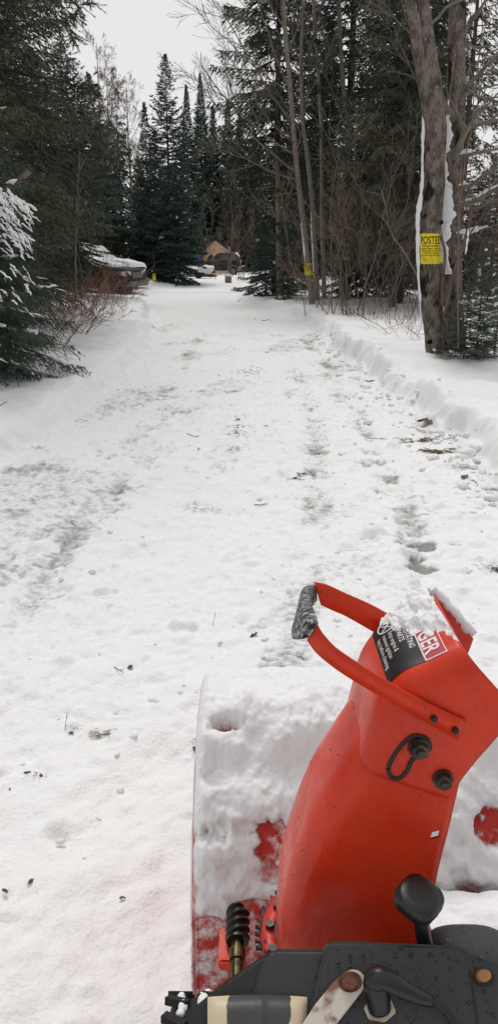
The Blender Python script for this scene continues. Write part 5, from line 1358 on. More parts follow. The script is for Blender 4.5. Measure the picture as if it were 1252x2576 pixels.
# chassis, axle and wheels
bobj('chassis', box_me('chassis', (.25, .72, .40), (.26, .42, .22), M['black_plastic'], .02))
bobj('engine_block', box_me('engine_block', (.28, .68, .56), (.24, .20, .18), M['black_plastic'], .02))
bobj('axle', cyl_me('axle', (-.10, .84, .203), (.60, .84, .203), .014, M['steel']))
def wheel(x):
    R_, W_ = .205, .090; n = 44; V = []
    prof = [(.10, -.5), (.17, -.5), (.192, -.42), (.200, -.2), (.201, 0), (.200, .2), (.192, .42), (.17, .5), (.10, .5)]
    for i in range(n):
        a = 2 * math.pi * i / n
        for r, f in prof: V.append((x + f * W_, .84 + r * math.cos(a), .203 + r * math.sin(a)))
    k = len(prof); i = np.arange(n)[:, None] * k; i1 = ((np.arange(n) + 1) % n)[:, None] * k; j = np.arange(k - 1)[None, :]
    q = np.stack([i + j, i + j + 1, i1 + j + 1, i1 + j], -1).reshape(-1, 4)
    wh = bobj('wheel', mesh_np('wheel', np.array(V), q, M['rubber'], True))
    for s in range(22):                                     # chevron lugs
        bm = bmesh.new()
        for sg in (-1, 1):
            a = 2 * math.pi * (s + (.5 if sg > 0 else 0)) / 22
            m_ = Matrix.Translation((x + sg * .026, .84, .203)) @ Matrix.Rotation(a, 4, 'X') @ Matrix.Translation((0, 0, .205)) @ Matrix.Rotation(sg * .55, 4, 'Z') @ Matrix.Diagonal((.042, .015, .012, 1))
            bmesh.ops.create_cube(bm, size=1, matrix=m_)
        bobj('tread_lug', bm_mesh('tread_lug', bm, M['rubber']), wh).location = (0, 0, 0)
    bobj('rim', cyl_me('rim', (x - .04, .84, .203), (x + .04, .84, .203), .102, M['steel'], 30, .006), wh).location = (0, 0, 0)
    # snow packed between the lugs
    rg = np.random.RandomState(int(x * 100) + 50); bm = bmesh.new()
    for s in range(60):
        a = rg.rand() * 2 * math.pi; c = Vector((x + (rg.rand() - .5) * .1, .84 + .203 * math.cos(a), .203 + .203 * math.sin(a)))
        bmesh.ops.create_icosphere(bm, subdivisions=2, radius=.004 + .007 * rg.rand(), matrix=Matrix.Translation(c) @ Matrix.Diagonal((1, 1 + rg.rand(), .8, 1)))
    o = bobj('packed_snow', bm_mesh('packed_snow', bm, M['snow_soft'], True), wh); o.location = (0, 0, 0); o['kind'] = 'stuff'
wheel(-.092); wheel(.625)

# ------------------------------------------------------------------ posted signs
def posted_sign(label, top_l, bot_l, cx_fn, rad, width, height, zc, lines, tilt=0.0, fold=False, group='yellow posted signs on tree trunks', face=0.0):
    """a plastic sheet wrapped round the front of a trunk; cx_fn(z) gives the trunk centre"""
    c0 = cx_fn(zc); t = empty('posted_sign', label, 'sign', (c0[0], c0[1], zc), 0, group); off = -np.array([c0[0], c0[1], zc])
    def P(s, h, o):                                  # s metres along the sheet, h metres up, o metres off the bark
        c = cx_fn(zc + h); a = (s + tilt * h) / rad + face
        r = rad + o
        return np.array([c[0] + r * math.sin(a), c[1] - r * math.cos(a), zc + h]) + off
    n, m = 24, 14; V = []
    for o in (.006, .003):
        for j in range(m):
            for i in range(n):
                s = (i / (n - 1) - .5) * width; h = (j / (m - 1) - .5) * height
                cut = max(0, (s / width - .36) * 1.4) * .05 if (j == 0) else 0
                V.append(P(s, h + cut, o + .004 * math.sin(i * .9 + j * .4) * (abs(s) / width * 2) ** 2 + (.014 if fold and i == 0 else 0)))
    i = np.arange(n * m).reshape(m, n); q = np.stack([i[:-1, :-1], i[:-1, 1:], i[1:, 1:], i[1:, :-1]], -1).reshape(-1, 4)
    obj('sign_sheet', mesh_np('sign_sheet', np.array(V), np.vstack([q, q[:, ::-1] + n * m]), M['yellow'], True), t)
    for txt, size, h, wd, bold in lines:
        v, f = text_verts(txt, size, bold=bold, align='CENTER')
        sx = wd / (v[:, 0].max() - v[:, 0].min())
        w_ = np.array([P(a[0] * sx, h + a[1], .0085) for a in v])
        o = obj('lettering', poly_me('lettering', w_, f, M['ink']), t)
    return t


def trunk_axis(y0, y1, px):
    P = stem_pts(px, y0, y1, 80)
    return lambda z: np.array([np.interp(z, P[:, 2], P[:, 0]), np.interp(z, P[:, 2], P[:, 1])])
ax1 = trunk_axis(PT[1], PT[1] - .1, [(1103, 930), (1100, 895), (1092, 830), (1085, 760), (1080, 660), (1081, 580), (1088, 480), (1091, 400), (1093, 320), (1086, 250), (1074, 170), (1060, 80), (1046, 0), (1030, -110), (1010, -260)])
HS = .365; zs1 = on_y(1076, 626, PT[1] - .14)[2]
big = [('POSTED', .128, .060, .272, .0016), ('PRIVATE PROPERTY', .029, .024, .225, .0006), ('HUNTING, FISHING, TRAPPING OR', .022, -.004, .262, .0005), ('TRESPASSING FOR ANY PURPOSE', .022, -.032, .262, .0005),
       ('IS STRICTLY FORBIDDEN', .022, -.060, .205, .0005), ('VIOLATORS WILL BE PROSECUTED', .022, -.088, .262, .0005), ('NAME ______________', .012, -.118, .235, 0), ('ADDRESS ___________', .012, -.141, .235, 0)]
posted_sign('large yellow POSTED private property sign wrapped on the thick trunk', None, None, ax1, .139, .300, HS, zs1, big, tilt=-.05, face=-.06)
ax2 = trunk_axis(22.9, 22.6, [(785, 775), (783, 750), (776, 690), (768, 600), (760, 540), (752, 470), (744, 400), (737, 320), (730, 230), (722, 130), (712, 20), (700, -120), (690, -240)])
small = [('POSTED', .115, .035, .23, .0016), ('PRIVATE PROPERTY', .026, .004, .2, .0006), ('HUNTING, FISHING, TRAPPING OR', .020, -.024, .2, .0005), ('TRESPASSING FOR ANY PURPOSE', .020, -.050, .2, .0005)]
posted_sign('small yellow posted sign curling on the slim leaning hardwood', None, None, ax2, .098, .24, .32, on_y(774, 677, 22.8)[2], small, fold=True)
p3 = on_y(388, 697, 38.0); g3 = gh(p3[0], p3[1])
stump = empty('sapling_post', 'thin trunk bearing the farthest yellow sign beside the broad spruce', 'tree', (p3[0], p3[1], g3))
obj('trunk', tube_me('trunk', [(np.array([(0, 0, -.2), (.01, 0, .6), (0, .02, 1.2), (.03, 0, 1.5)]), np.array([.06, .055, .04, .02]))], mat('dark_wet_bark', (.025, .02, .016), .9), 10), stump)
posted_sign('farthest yellow sign low on a thin trunk beside the broad spruce', None, None, lambda z: np.array([p3[0], p3[1]]), .085, .20, .30, p3[2], [('POSTED', .10, .04, .18, .0016)])

# ------------------------------------------------------------------ snowed-in vehicles
M['lamp_glass'] = mat('headlamp_glass', (.55, .55, .53), .15, spec=.7)
M['amber'] = mat('red_marker_lens', (.55, .05, .03), .25)
M['grey_paint'] = mat('faded_grey_car_paint', (.012, .013, .014), .35, spec=.4)
M['trim'] = mat('grey_bumper_trim', (.16, .16, .16), .45)
M['rust_rim'] = mat('dull_wheel_rim', (.16, .155, .15), .5, metal=.5)


def car(name, label, cat, loc, rz, prof, half, paint, wheels, wr=.36, snow=None, glass=(), lamps=True, group=None, dz=0):
    """prof: side outline (x, z), x forwards; half: half width. Parts hang on an Empty."""
    t = empty(name, label, cat, loc, rz, group)
    bm = bmesh.new(); n = len(prof)
    rows = []
    for y, k in ((-half, 1), (-half * .98, 1.0), (half * .98, 1), (half, 1)):
        pass
    L_ = [bm.verts.new((x, -half, z)) for x, z in prof]; R_ = [bm.verts.new((x, half, z)) for x, z in prof]
    zm = max(z for x, z in prof)
    for v in L_ + R_:                                  # tumblehome above the waistline
        if v.co.z > 1.05: v.co.y *= 1 - .16 * (v.co.z - 1.05) / max(zm - 1.05, .01)
    bm.faces.new(L_); bm.faces.new(R_[::-1])
    for i in range(n): bm.faces.new((L_[i], R_[i], R_[(i + 1) % n], L_[(i + 1) % n]))
    bmesh.ops.recalc_face_normals(bm, faces=list(bm.faces)); bevel(bm, .045, 3)
    obj('body', bm_mesh('body', bm, paint), t)
    for x in wheels:
        for sg in (-1, 1):
            y = sg * (half - .10); w_ = obj('wheel', None, t) if False else obj('wheel', cyl_me('wheel', (x, y - .12, wr), (x, y + .12, wr), wr, M['rubber'], 28, .03), t)
            obj('rim', cyl_me('rim', (x, y + sg * .10, wr), (x, y + sg * .135, wr), wr * .6, M['rust_rim'], 20, .01), w_)
            V = []
            for a in np.linspace(-.15, math.pi + .15, 20): V.append((x + (wr + .07) * math.cos(a), sg * (half + .012), wr + (wr + .07) * math.sin(a)))
            obj('wheel_arch', tube_me('wheel_arch', [(np.array(V), np.full(20, .035))], M['trim'] if paint is M['grey_paint'] else M['black_plastic'], 6), t)
    for nm, poly, nrm in glass: obj(nm, prism_me(nm, poly, nrm, .02, M['glass'], .003), t)
    return t


def snow_pad(name, xs, half, zfun, th, t, seed, ny=26, nx=40, trim=.06):
    """a soft layer of snow following the top of a body"""
    X = np.linspace(xs[0], xs[1], nx); Y = np.linspace(-half, half, ny); XX, YY = np.meshgrid(X, Y, indexing='ij')
    ex = np.minimum((XX - xs[0]), (xs[1] - XX)) / .22; ey = (half - np.abs(YY)) / .18; e = np.clip(np.minimum(ex, ey), 0, 1); e = np.sqrt(1 - (1 - e) ** 2)
    Z = np.vectorize(zfun)(XX) + th * e * (1 + .25 * fbm(XX * 1.7 + seed, YY * 1.7, 3)) - .01 + .06 * (e - 1) * (np.abs(YY) / half) ** 4
    i = np.arange(nx * ny).reshape(nx, ny); q = np.stack([i[:-1, :-1], i[1:, :-1], i[1:, 1:], i[:-1, 1:]], -1).reshape(-1, 4)
    return obj(name, mesh_np(name, np.stack([XX, YY, Z], -1).reshape(-1, 3), q, M['snow_soft'], True), t)


def pickup(name, label, loc, rz, snow=True, seed=0, group=None, full=False):
    prof = [(2.55, .42), (2.62, .62), (2.58, .98), (2.50, 1.08), (1.30, 1.20), (.55, 1.78), (.30, 1.84), (-.85, 1.84), (-1.15, 1.76), (-1.30, 1.22), (-2.75, 1.20), (-2.80, .45), (-2.2, .36), (2.2, .36)]
    g = [('windshield', [(1.24, -.76, 1.25), (1.24, .76, 1.25), (.62, .66, 1.75), (.62, -.66, 1.75)], (.65, 0, .75))]
    for sg in (-1, 1):
        g.append(('side_window', [(.95, sg * .872, 1.24), (.44, sg * .80, 1.72), (-.12, sg * .80, 1.72), (-.12, sg * .872, 1.24)], (0, sg, .15)))
        g.append(('side_window', [(-.22, sg * .872, 1.24), (-.22, sg * .80, 1.72), (-.9, sg * .80, 1.72), (-1.05, sg * .872, 1.24)], (0, sg, .15)))
    t = car(name, label, 'car', loc, rz, prof, .90, M['black_paint'], (1.70, -1.80), .37, glass=g, group=group)
    # nose: grille, lamps, bumper
    obj('grille', box_me('grille', (2.60, 0, .84), (.05, .95, .24), M['black_plastic'], .01), t)
    gr = [c for c in t.children if c.name.startswith('grille')][0]
    for k in range(3): obj('grille_bar', box_me('grille_bar', (2.63, 0, .77 + .07 * k), (.03, .93, .022), M['chrome'], .004), gr)
    for sg in (-1, 1):
        h = obj('headlight', prism_me('headlight', [(2.60, sg * .50, .78), (2.60, sg * .50, .98), (2.585, sg * .84, 1.0), (2.58, sg * .86, .80)], (1, 0, 0), .10, M['lamp_glass'], .012), t)
        obj('headlight_side', prism_me('headlight_side', [(2.57, sg * .905, .80), (2.55, sg * .905, 1.0), (2.33, sg * .905, .98), (2.34, sg * .905, .84)], (0, sg, 0), .02, M['lamp_glass'], .004), h)
        obj('side_marker', prism_me('side_marker', [(2.33, sg * .908, .84), (2.325, sg * .908, .98), (2.20, sg * .908, .96), (2.21, sg * .908, .85)], (0, sg, 0), .02, M['amber'], .004), h)
        obj('door_mirror', box_me('door_mirror', (.88, sg * 1.02, 1.26), (.12, .2, .16), M['black_plastic'], .03), t)
        obj('door', box_me('door', (.35, sg * .903, .80), (1.05, .012, .78), M['black_paint'], .005), t)
    obj('bumper', box_me('bumper', (2.66, 0, .52), (.16, 1.74, .20), M['trim'], .04), t)
    obj('licence_plate', box_me('licence_plate', (2.75, 0, .52), (.012, .30, .14), M['trim'], .002), t)
    if snow:
        zf = lambda x: np.interp(x, [-2.8, -1.32, -1.28, -1.15, -.85, .3, .55, 1.3, 2.5], [1.2, 1.2, 1.3, 1.76, 1.84, 1.84, 1.78, 1.20, 1.08])
        if full:
            snow_pad('hood_snow', (.5, 2.62), .88, zf, .24, t, seed)
        else:
            snow_pad('windshield_snow', (.40, 1.85), .86, zf, .15, t, seed)
        snow_pad('roof_snow', (-1.2, .62), .74, zf, .20, t, seed + 3); snow_pad('bed_snow', (-2.78, -1.3), .86, zf, .22, t, seed + 5)
    return t


front = on_z(350, 742, 0)
a0 = math.radians(-15)
def park(px_front, a, sc=1.0):                       # nose of the vehicle at this ground point, heading a
    return (px_front[0] - 2.6 * math.cos(a), px_front[1] - 2.6 * math.sin(a), max(gh(px_front[0] - 2, px_front[1]) - .28, -.05))
GC_ = 'snowed-in vehicles parked on the left'
pickup('parked_car', 'black pickup with snow sliding off its windshield behind red twigs', park(on_z(346, 744, 0), a0), a0, True, 1, GC_)
pickup('parked_car', 'dark vehicle with its hood buried in smooth snow', park((-4.72, 34.4, 0), math.radians(-17)), math.radians(-17), True, 7, GC_, full=True)
lp3 = on_y(150, 700, 30.0)
pickup('parked_car', 'snow-covered vehicle glimpsed through the hemlock boughs', park((lp3[0] + .3, 32.5, 0), math.radians(-14)), math.radians(-14), True, 12, GC_, full=True)

# ------------------------------------------------------------------ far clearing: old truck, shed, boat, tarp
Yt = 66.0
tl, tr = on_y(506, 690, Yt), on_y(606, 690, Yt); Ltr = tr[0] - tl[0]
def old_truck():
    s = Ltr / 3.6
    prof = [(-1.78, .50), (-1.80, .85), (-1.70, 1.02), (-.85, 1.15), (-.30, 1.62), (-.1, 1.68), (1.45, 1.68), (1.66, 1.40), (1.80, 1.0), (1.80, .45), (1.4, .40), (-1.4, .40)]
    gl = []
    for sg in (-1, 1):
        for a, b in ((-.62, -.05), (.02, .70), (.78, 1.42)):
            gl.append(('side_window', [(a, sg * .865, 1.14), (max(a + .05, -.30) if a < -.3 else a, sg * .80, 1.56), (b, sg * .80, 1.56), (b + .05, sg * .865, 1.14)], (0, sg, .12)))
    gl.append(('rear_window', [(1.70, -.6, 1.14), (1.62, -.6, 1.5), (1.62, .6, 1.5), (1.70, .6, 1.14)], (1, 0, .2)))
    c = (tl + tr) / 2
    t = car('old_truck', 'dark old truck with a light roof edge before the timber shed', 'truck', (c[0], Yt, gh(c[0], Yt) - .1), 0, prof, .88, M['grey_paint'], (-1.12, 1.12), .36, glass=gl)
    t.scale = (s, 1.0, 1.05)
    rail = [(-1.78, -.86, 1.04), (-.86, -.88, 1.18), (-.30, -.80, 1.66), (-.1, -.78, 1.72), (1.4, -.78, 1.72)]
    obj('roof_edge', tube_me('roof_edge', [(np.array(rail), np.full(5, .035))], M['trim'], 6), t)
    zf = lambda x: np.interp(x, [-1.8, -.3, 1.45, 1.66, 1.8], [1.0, 1.66, 1.68, 1.42, 1.0])
    snow_pad('roof_snow', (1.25, 1.84), .78, zf, .10, t, 4)
    obj('tail_lamp', box_me('tail_lamp', (1.79, -.80, .86), (.06, .10, .16), M['lamp_glass'], .01), t)
    obj('rear_panel', box_me('rear_panel', (1.70, -.885, .62), (.20, .03, .16), M['plate_white'], .01), t)
    obj('bumper', box_me('bumper', (1.86, 0, .50), (.10, 1.6, .16), M['trim'], .02), t)
    obj('lower_trim', box_me('lower_trim', (1.55, -.885, .46), (.55, .03, .12), M['trim'], .01), t)
old_truck()


def shed():
    y = 70.5; p = lambda u, v: on_y(u, v, y); g = gh(p(540, 690)[0], y); base = np.array([p(540, 690)[0], y, g])
    t = empty('timber_shed', 'unpainted plywood shed with a gable front and arched opening', 'shed', tuple(base)); f = lambda u, v, dy=0: np.array([p(u, v)[0], y + dy, p(u, v)[2]]) - base
    zb = -.3
    # gable front made of plywood sheets, with the arch left open at the lower left
    arch = [(519, 690), (519, 662), (521, 651), (525, 644), (531, 640), (536, 643), (539, 650), (541, 662), (541, 690)]
    left = [f(508, 634), f(508, 690)] + [f(*a) for a in arch[:5]] + [f(529, 616)]
    mid = [f(529, 616)] + [f(*a) for a in arch[4:]] + [f(554, 690), f(554, 619), f(541, 609)]
    obj('plywood_sheet', prism_me('plywood_sheet', left, (0, -1, 0), .06, M['wood']), t)
    obj('plywood_sheet', prism_me('plywood_sheet', mid, (0, -1, 0), .06, M['wood']), t)
    obj('plywood_sheet', prism_me('plywood_sheet', [f(554.3, 690), f(575, 690), f(575, 633), f(554.3, 619)], (0, -1, 0), .06, M['wood']), t)
    a, b, c = f(504, 637, -.08), f(541, 606.5, -.08), f(580, 635, -.08)
    for q0, q1 in ((a, b), (b, c)):
        d = (q1 - q0); d /= np.linalg.norm(d); n_ = np.array([-d[2], 0, d[0]])
        obj('roof', prism_me('roof', [q0 - n_ * .02, q1 - n_ * .02, q1 + n_ * .10, q0 + n_ * .10], (0, -1, 0), 3.4, M['trunk']), t)
        obj('gable_board', prism_me('gable_board', [q0 + [0, -.03, -.16], q1 + [0, -.03, -.16], q1 + [0, -.03, 0], q0 + [0, -.03, 0]], (0, -1, 0), .025, M['wood']), t)
    for u in (508, 575): obj('corner_post', box_me('corner_post', tuple((f(u, 660, 1.6) + f(u, 660, 1.6)) / 2), (.1, 3.2, 2.6), M['wood'], .01), t)
    obj('back_wall', box_me('back_wall', tuple(f(541, 662, 3.2)), (2.4, .08, 2.4), M['trunk']), t)
    obj('stud', box_me('stud', tuple(f(571, 655, -.10)), (.06, .05, 1.6), M['trunk']), t)
    obj('stove_pipe', cyl_me('stove_pipe', f(515, 640, .8), f(515, 594, .8), .09, M['plate_white'], 14), t)
shed()


def boat():
    y = 55.0; c = on_y(511, 705, y); g = gh(c[0], y)
    t = empty('small_boat', 'small white hull under smooth snow beside the broad spruce', 'boat', (c[0], y, g))
    L0, L1 = on_y(468, 690, y)[0] - c[0], on_y(538, 690, y)[0] - c[0]; zt = on_y(500, 672, y)[2] - g; zb = .12
    V = []; n = 26
    for i in range(n):
        f = i / (n - 1); x = L0 + (L1 - L0) * f; wd = .85 * (1 - max(0, (f - .55) / .45) ** 2.2) + .02; keel = zb + .45 * max(0, (f - .7) / .3) ** 1.6
        top = zt - .10 + .10 * f
        for yy, zz in ((-wd, top), (-wd * .93, (top + keel) / 2), (-wd * .5, keel), (0, keel - .05), (wd * .5, keel), (wd * .93, (top + keel) / 2), (wd, top)): V.append((x, yy, zz))
    k = 7; i = np.arange(n * k).reshape(n, k); q = np.stack([i[:-1, :-1], i[1:, :-1], i[1:, 1:], i[:-1, 1:]], -1).reshape(-1, 4)
    V = np.array(V); obj('hull', mesh_np('hull', V, [q, np.array([[6, 5, 4, 3, 2, 1, 0]])], M['boat_white'], True), t)
    V2 = []; m = 9
    for i_ in range(n):
        a = V[i_ * k]; b = V[i_ * k + 6]; e = 1 - abs(2 * i_ / (n - 1) - 1) ** 5
        for j in range(m):
            f = j / (m - 1); w_ = math.sin(math.pi * f) ** .5; V2.append((a[0] + .02, a[1] * (1 - f) * 1.03 + b[1] * f * 1.03, a[2] - .02 + .20 * w_ * (.3 + .7 * e) * (1 + .2 * math.sin(i_ * .8))))
    i = np.arange(n * m).reshape(n, m); q = np.stack([i[:-1, :-1], i[1:, :-1], i[1:, 1:], i[:-1, 1:]], -1).reshape(-1, 4)
    obj('snow_cover', mesh_np('snow_cover', np.array(V2), q, M['snow_soft'], True), t)
    obj('trailer_tongue', box_me('trailer_tongue', (L1 - .15, -.2, .14), (.75, .12, .10), M['black_plastic'], .02), t)
    obj('trailer_wheel', cyl_me('trailer_wheel', (L0 + .9, -.85, .25), (L0 + .9, -.70, .25), .26, M['rubber'], 20, .03), t)
M['boat_white'] = mat('dull_white_hull', (.62, .62, .60), .5)
boat()
pb = on_y(497, 646, 64); bb = empty('blue_tarp', 'blue tarp bundle half hidden behind the broad spruce', 'tarp', (pb[0], 64, gh(pb[0], 64)))
def tarp():
    rg = np.random.RandomState(6); bm = bmesh.new(); bmesh.ops.create_icosphere(bm, subdivisions=3, radius=1)
    for v in bm.verts:
        k = .14 * fbm(np.array([v.co.x * 2.2]), np.array([v.co.y * 2.2]), 3, np.array([v.co.z * 2.2]))[0]; v.co = Vector((v.co.x * (.40 + k), v.co.y * (.5 + k), .75 + v.co.z * (.95 + k)))
    obj('bundle', bm_mesh('bundle', bm, mat('blue_tarp', (.012, .035, .12), .5), True), bb)
    obj('tie_rope', tube_me('tie_rope', [(np.array([(.44 * math.cos(a), .54 * math.sin(a), .85 + .05 * math.sin(3 * a)) for a in np.linspace(0, 6.283, 30)]), np.full(30, .014))], M['trim'], 5), bb)
tarp()
pc = on_z(574, 708, .12); cr_ = empty('wooden_crate', 'low grey box in the snow before the truck wheel', 'box', (pc[0], pc[1], gh(pc[0], pc[1])))
obj('box', box_me('box', (0, 0, .16), (.36, .34, .30), M['trim'], .015), cr_)
obj('lid', box_me('lid', (0, 0, .345), (.40, .38, .035), M['trim'], .01), cr_)
obj('lid_snow', box_me('lid_snow', (0, 0, .40), (.42, .40, .09), M['snow_soft'], .02, seg=3), cr_)

# ------------------------------------------------------------------ litter on the driveway
def leaf_me(seed, L0):
    rg = np.random.RandomState(seed); n = 9; V = []; a0 = rg.rand() * 6
    V.append((0, 0, .25 * L0))
    pts = 14
    for i in range(pts):
        a = 2 * math.pi * i / pts; r = L0 * (.5 + .5 * rg.rand()); V.append((r * math.cos(a), r * .55 * math.sin(a) * (1.3 if a > math.pi else .7), L0 * (.05 + .38 * rg.rand())))
    F = [[0, i, i % pts + 1] for i in range(1, pts + 1)]
    return np.array(V), np.array(F)


def put(u, v):
    p = on_z(u, v, .0); h = gh(p[0], p[1]); p = on_z(u, v, h); return p[0], p[1], float(ground_h(np.array([p[0]]), np.array([p[1]]))[0])
GL = 'dead leaves scattered on the driveway'
leaves = [(1070, 1066, .125, 'large curled brown leaf at the foot of the right bank'), (1163, 1203, .065, 'reddish brown leaf lying alone near the right edge'), (755, 1197, .06, 'dark curled leaf standing in the right tyre track'), (742, 1206, .035, 'small dark leaf beside the curled one in the track'),
          (790, 1203, .03, 'flat dark leaf scrap right of the curled track leaf'), (927, 962, .09, 'dark leaf clump under the right bank edge'), (596, 1058, .06, 'brown leaf near the middle of the driveway'), (668, 1080, .035, 'single small dark leaf right of the middle'), (640, 1596, .035, 'dark leaf under a clod ahead of the blower'),
          (550, 944, .05, 'dark leaf far up the driveway centre'), (1132, 1112, .035, 'small dark leaf close to the right bank'), (1245, 1430, .05, 'dark leaf at the right edge of the picture'), (20, 1990, .022, 'small dark leaf at the left edge'), (80, 2232, .022, 'dark leaf low on the left'), (16, 2253, .022, 'dark leaf lowest on the left'),
          (70, 1945, .026, 'leaf scrap half sunk on the left'), (103, 1958, .020, 'leaf crumb next to the half-sunk scrap'), (308, 2277, .018, 'tiny leaf crumb near the blower housing side'), (330, 1683, .035, 'dark crumbled leaf by the short twig'), (180, 1838, .022, 'leaf crumb left of the brown stain'), (672, 888, .06, 'tiny dark leaf far up on the right half'), (490, 1880, .030, 'dark leaf crumb beside the housing edge'), (800, 1145, .035, 'leaf scrap at the head of the tyre track')]
for i, (u, v, r, lab) in enumerate(leaves):
    V, F = leaf_me(i, r * (.62 if v > 1650 else .85)); p = put(u, v); o = obj('dead_leaf', mesh_np('dead_leaf', V, F, M['leaf'] if i in (0, 1, 6) else M['darkleaf']) if True else None, None, (p[0], p[1], p[2] + .001), (0, 0, i * 1.3)); tag(o, lab, 'leaf', GL)
GT = 'short twigs lying on the driveway'
tws = [([(288, 1688), (300, 1698), (312, 1704)], .0022, 'short forked twig left of the snow blower'), ([(164, 1832), (168, 1800), (171, 1780)], .0012, 'thin upright stalk standing in the snow on the left'), ([(640, 1268), (655, 1270), (676, 1268)], .003, 'dark twig with a fork in the middle of the driveway'), ([(535, 1575), (541, 1555), (545, 1540)], .0012, 'thin grass stalk ahead of the blower housing'),
       ([(640, 803), (660, 806), (685, 808)], .012, 'dark stick by the right bank far up the drive'), ([(925, 1102), (950, 1100), (975, 1104)], .003, 'thin stick in the leaf litter'), ([(1100, 1095), (1120, 1100), (1140, 1106)], .004, 'thin stick pointing at the right bank'), ([(0, 1020), (10, 1016), (18, 1010)], .004, 'dark stick end at the left edge'),
       ([(498, 1125), (500, 1132), (497, 1138)], .004, 'dark stub of twig left of the middle'), ([(1180, 1210), (1192, 1216), (1200, 1222)], .003, 'small twig beside the reddish leaf'), ([(470, 1090), (490, 1094), (500, 1092)], .003, 'thin twig among specks on the left half')]
for i, (px, r, lab) in enumerate(tws):
    P = np.array([put(u, v) for u, v in px]); P[:, 2] += .006
    if 'upright' in lab or 'grass stalk' in lab:
        P = np.array([P[0] - [0, 0, .01], P[0] + [.006, 0, .03], P[0] + [.012, .004, .065]])
    off = -P[0]; P = smoothpath(P + off, 8); o = obj('twig', tube_me('twig', [(P, np.linspace(r, r * .5, 8)), (np.array([P[4], P[4] + (P[5] - P[4]) * 1.5 + [r * 4, r * 6, r * 2]]), [r * .6, r * .4])], M['darktwig'], 5), None, tuple(-off)); tag(o, lab, 'twig', GT)
# patches of flattened grass and leaf bits
GG = 'patches of dead grass showing through the snow'
def patch(u, v, rx, ry, n, lab, seed, L0=.05):
    rg = np.random.RandomState(seed); c = put(u, v); pol = []
    for k in range(n):
        a = rg.randn() * .45 * rx; b = rg.randn() * .45 * ry; x, y = c[0] + a, c[1] + b; z = float(ground_h(np.array([x]), np.array([y]))[0]) - c[2] + .004
        d = rg.randn(2); d[0] += np.sign(d[0]) * 1.2; d /= np.linalg.norm(d); l = L0 * (.4 + .9 * rg.rand())
        pol.append((np.array([[a, b, z], [a + d[0] * l * .5, b + d[1] * l * .5, z + .008 * rg.rand()], [a + d[0] * l, b + d[1] * l, z + .002]]), [L0 * .04, L0 * .045, L0 * .02]))
    v_, q, t = tubes(pol, 3); o = obj('dead_grass', mesh_np('dead_grass', v_, [q, t], M['straw'] if seed % 2 else M['darkleaf']), None, c); tag(o, lab, 'grass', GG); o['kind'] = 'stuff'
patch(1058, 1107, .17, .10, 150, 'matted dead grass strip under the large brown leaf', 1)
patch(1095, 1138, .15, .07, 130, 'second matted dead grass strip nearer the camera', 3)
patch(1140, 1172, .10, .14, 24, 'scattered leaf bits along the right bank', 4, .03)
patch(598, 1090, .14, .35, 60, 'dark specks and bits in the middle of the driveway', 6, .035)
patch(590, 1128, .10, .12, 30, 'second cluster of dark bits in the middle', 8, .03)
patch(620, 935, .25, .35, 30, 'dark bits far up the driveway centre', 10, .05)
patch(745, 1207, .07, .04, 18, 'dark bits round the curled track leaf', 12, .03)
patch(565, 1185, .08, .10, 18, 'sparse dark bits left of the tyre track', 14, .025)
patch(510, 1280, .10, .05, 16, 'dark bits on the grey streak', 16, .025)
patch(255, 1848, .05, .025, 60, 'brown stained grass spot left of the blower', 5, .018)
patch(182, 1826, .03, .02, 22, 'small dark speckle spot on the left', 18, .012)
patch(492, 1875, .012, .045, 26, 'dark crumbs along the left side of the housing', 20, .015)
patch(95, 1128, .10, .06, 14, 'dark speckles on the left shoulder', 22, .03)
patch(320, 985, .15, .06, 12, 'dark speckles at the foot of the left shoulder', 24, .03)
patch(880, 925, .15, .5, 18, 'scattered bits under the right bank', 26, .04)
patch(1240, 1425, .10, .05, 18, 'dark leaf bits at the right picture edge', 28, .03)
patch(100, 1960, .06, .02, 16, 'crumbs strung out on the left', 30, .014)
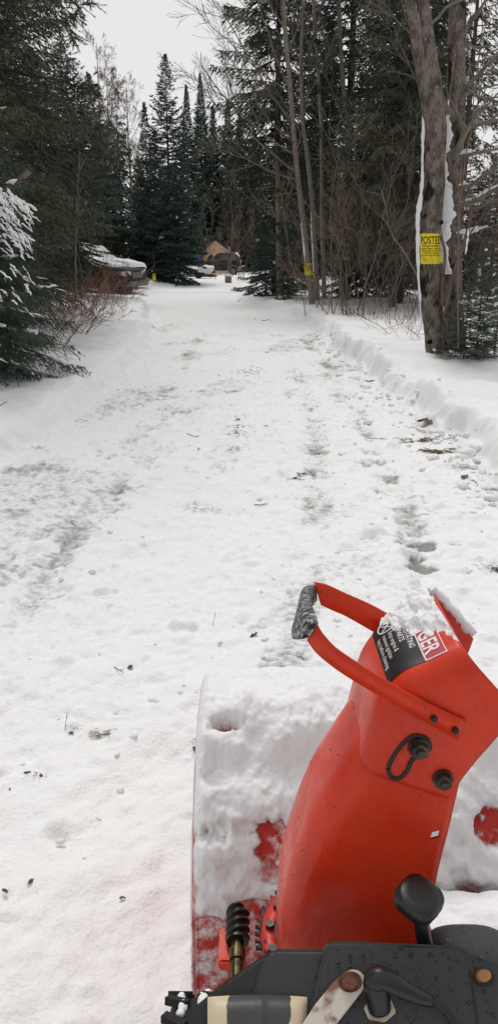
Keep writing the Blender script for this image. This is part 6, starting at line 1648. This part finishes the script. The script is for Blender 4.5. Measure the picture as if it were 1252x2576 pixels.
# loose clods of snow
GK = 'loose clods of snow'
rgk = np.random.RandomState(44)
def clod(u, v, r, lab):
    p = put(u, v); bm = bmesh.new(); bmesh.ops.create_icosphere(bm, subdivisions=3, radius=r)
    s = rgk.rand(3) * 20
    for vv in bm.verts:
        k = fbm(np.array([vv.co.x / r * 1.3 + s[0]]), np.array([vv.co.y / r * 1.3 + s[1]]), 3, np.array([vv.co.z / r * 1.3]))[0]; vv.co *= 1 + .38 * k; vv.co.z *= .8
    o = obj('snow_clod', bm_mesh('snow_clod', bm, M['snow'], True), None, (p[0], p[1], p[2] + r * .22)); tag(o, lab, 'snow clod', GK)
for u, v, r, lab in [(1203, 1050, .055, 'upright clod of snow on top of the right bank'), (1185, 1075, .05, 'clod on the right bank rim'), (1215, 1085, .04, 'low clod behind the bank rim at the right edge')]: clod(u, v, r, lab)

# crumbs of snow fallen along the foot of the cut bank and thrown over the drive
def crumbs(name, label, n, fn, seed):
    rg = np.random.RandomState(seed); bm = bmesh.new()
    for k in range(n):
        x, y, r = fn(rg); z = float(ground_h(np.array([x]), np.array([y]))[0]) + r * .15
        m_ = Matrix.Translation((x, y, z)) @ Matrix.Rotation(rg.rand() * 6.28, 4, 'Z') @ Matrix.Diagonal((1 + .6 * rg.rand(), .7 + .5 * rg.rand(), .55 + .4 * rg.rand(), 1))
        g_ = bmesh.ops.create_icosphere(bm, subdivisions=2 if r > .02 else 1, radius=r)
        for v in g_['verts']: v.co = m_ @ (v.co * (1 + .32 * (rg.rand() - .5) * 2))
    o = obj(name, bm_mesh(name, bm, M['snow'], True)); o['kind'] = 'stuff'; o['label'] = label; o['category'] = 'snow crumbs'
def f1(rg):
    y = 4.2 + 12 * rg.rand() ** 1.3; return xr(y) - .10 + .16 * rg.randn(), y, .010 + .034 * rg.rand() ** 2.2
def f2(rg):
    y = 1.6 + 9 * rg.rand() ** 1.4; return xl(y) + (xr(y) - xl(y)) * rg.rand(), y, .005 + .013 * rg.rand() ** 3
crumbs('bank_crumbs', 'crumbs of broken snow strewn along the foot of the right bank', 320, f1, 3)
crumbs('snow_crumbs', 'small loose crumbs of snow scattered over the driveway', 420, f2, 4)
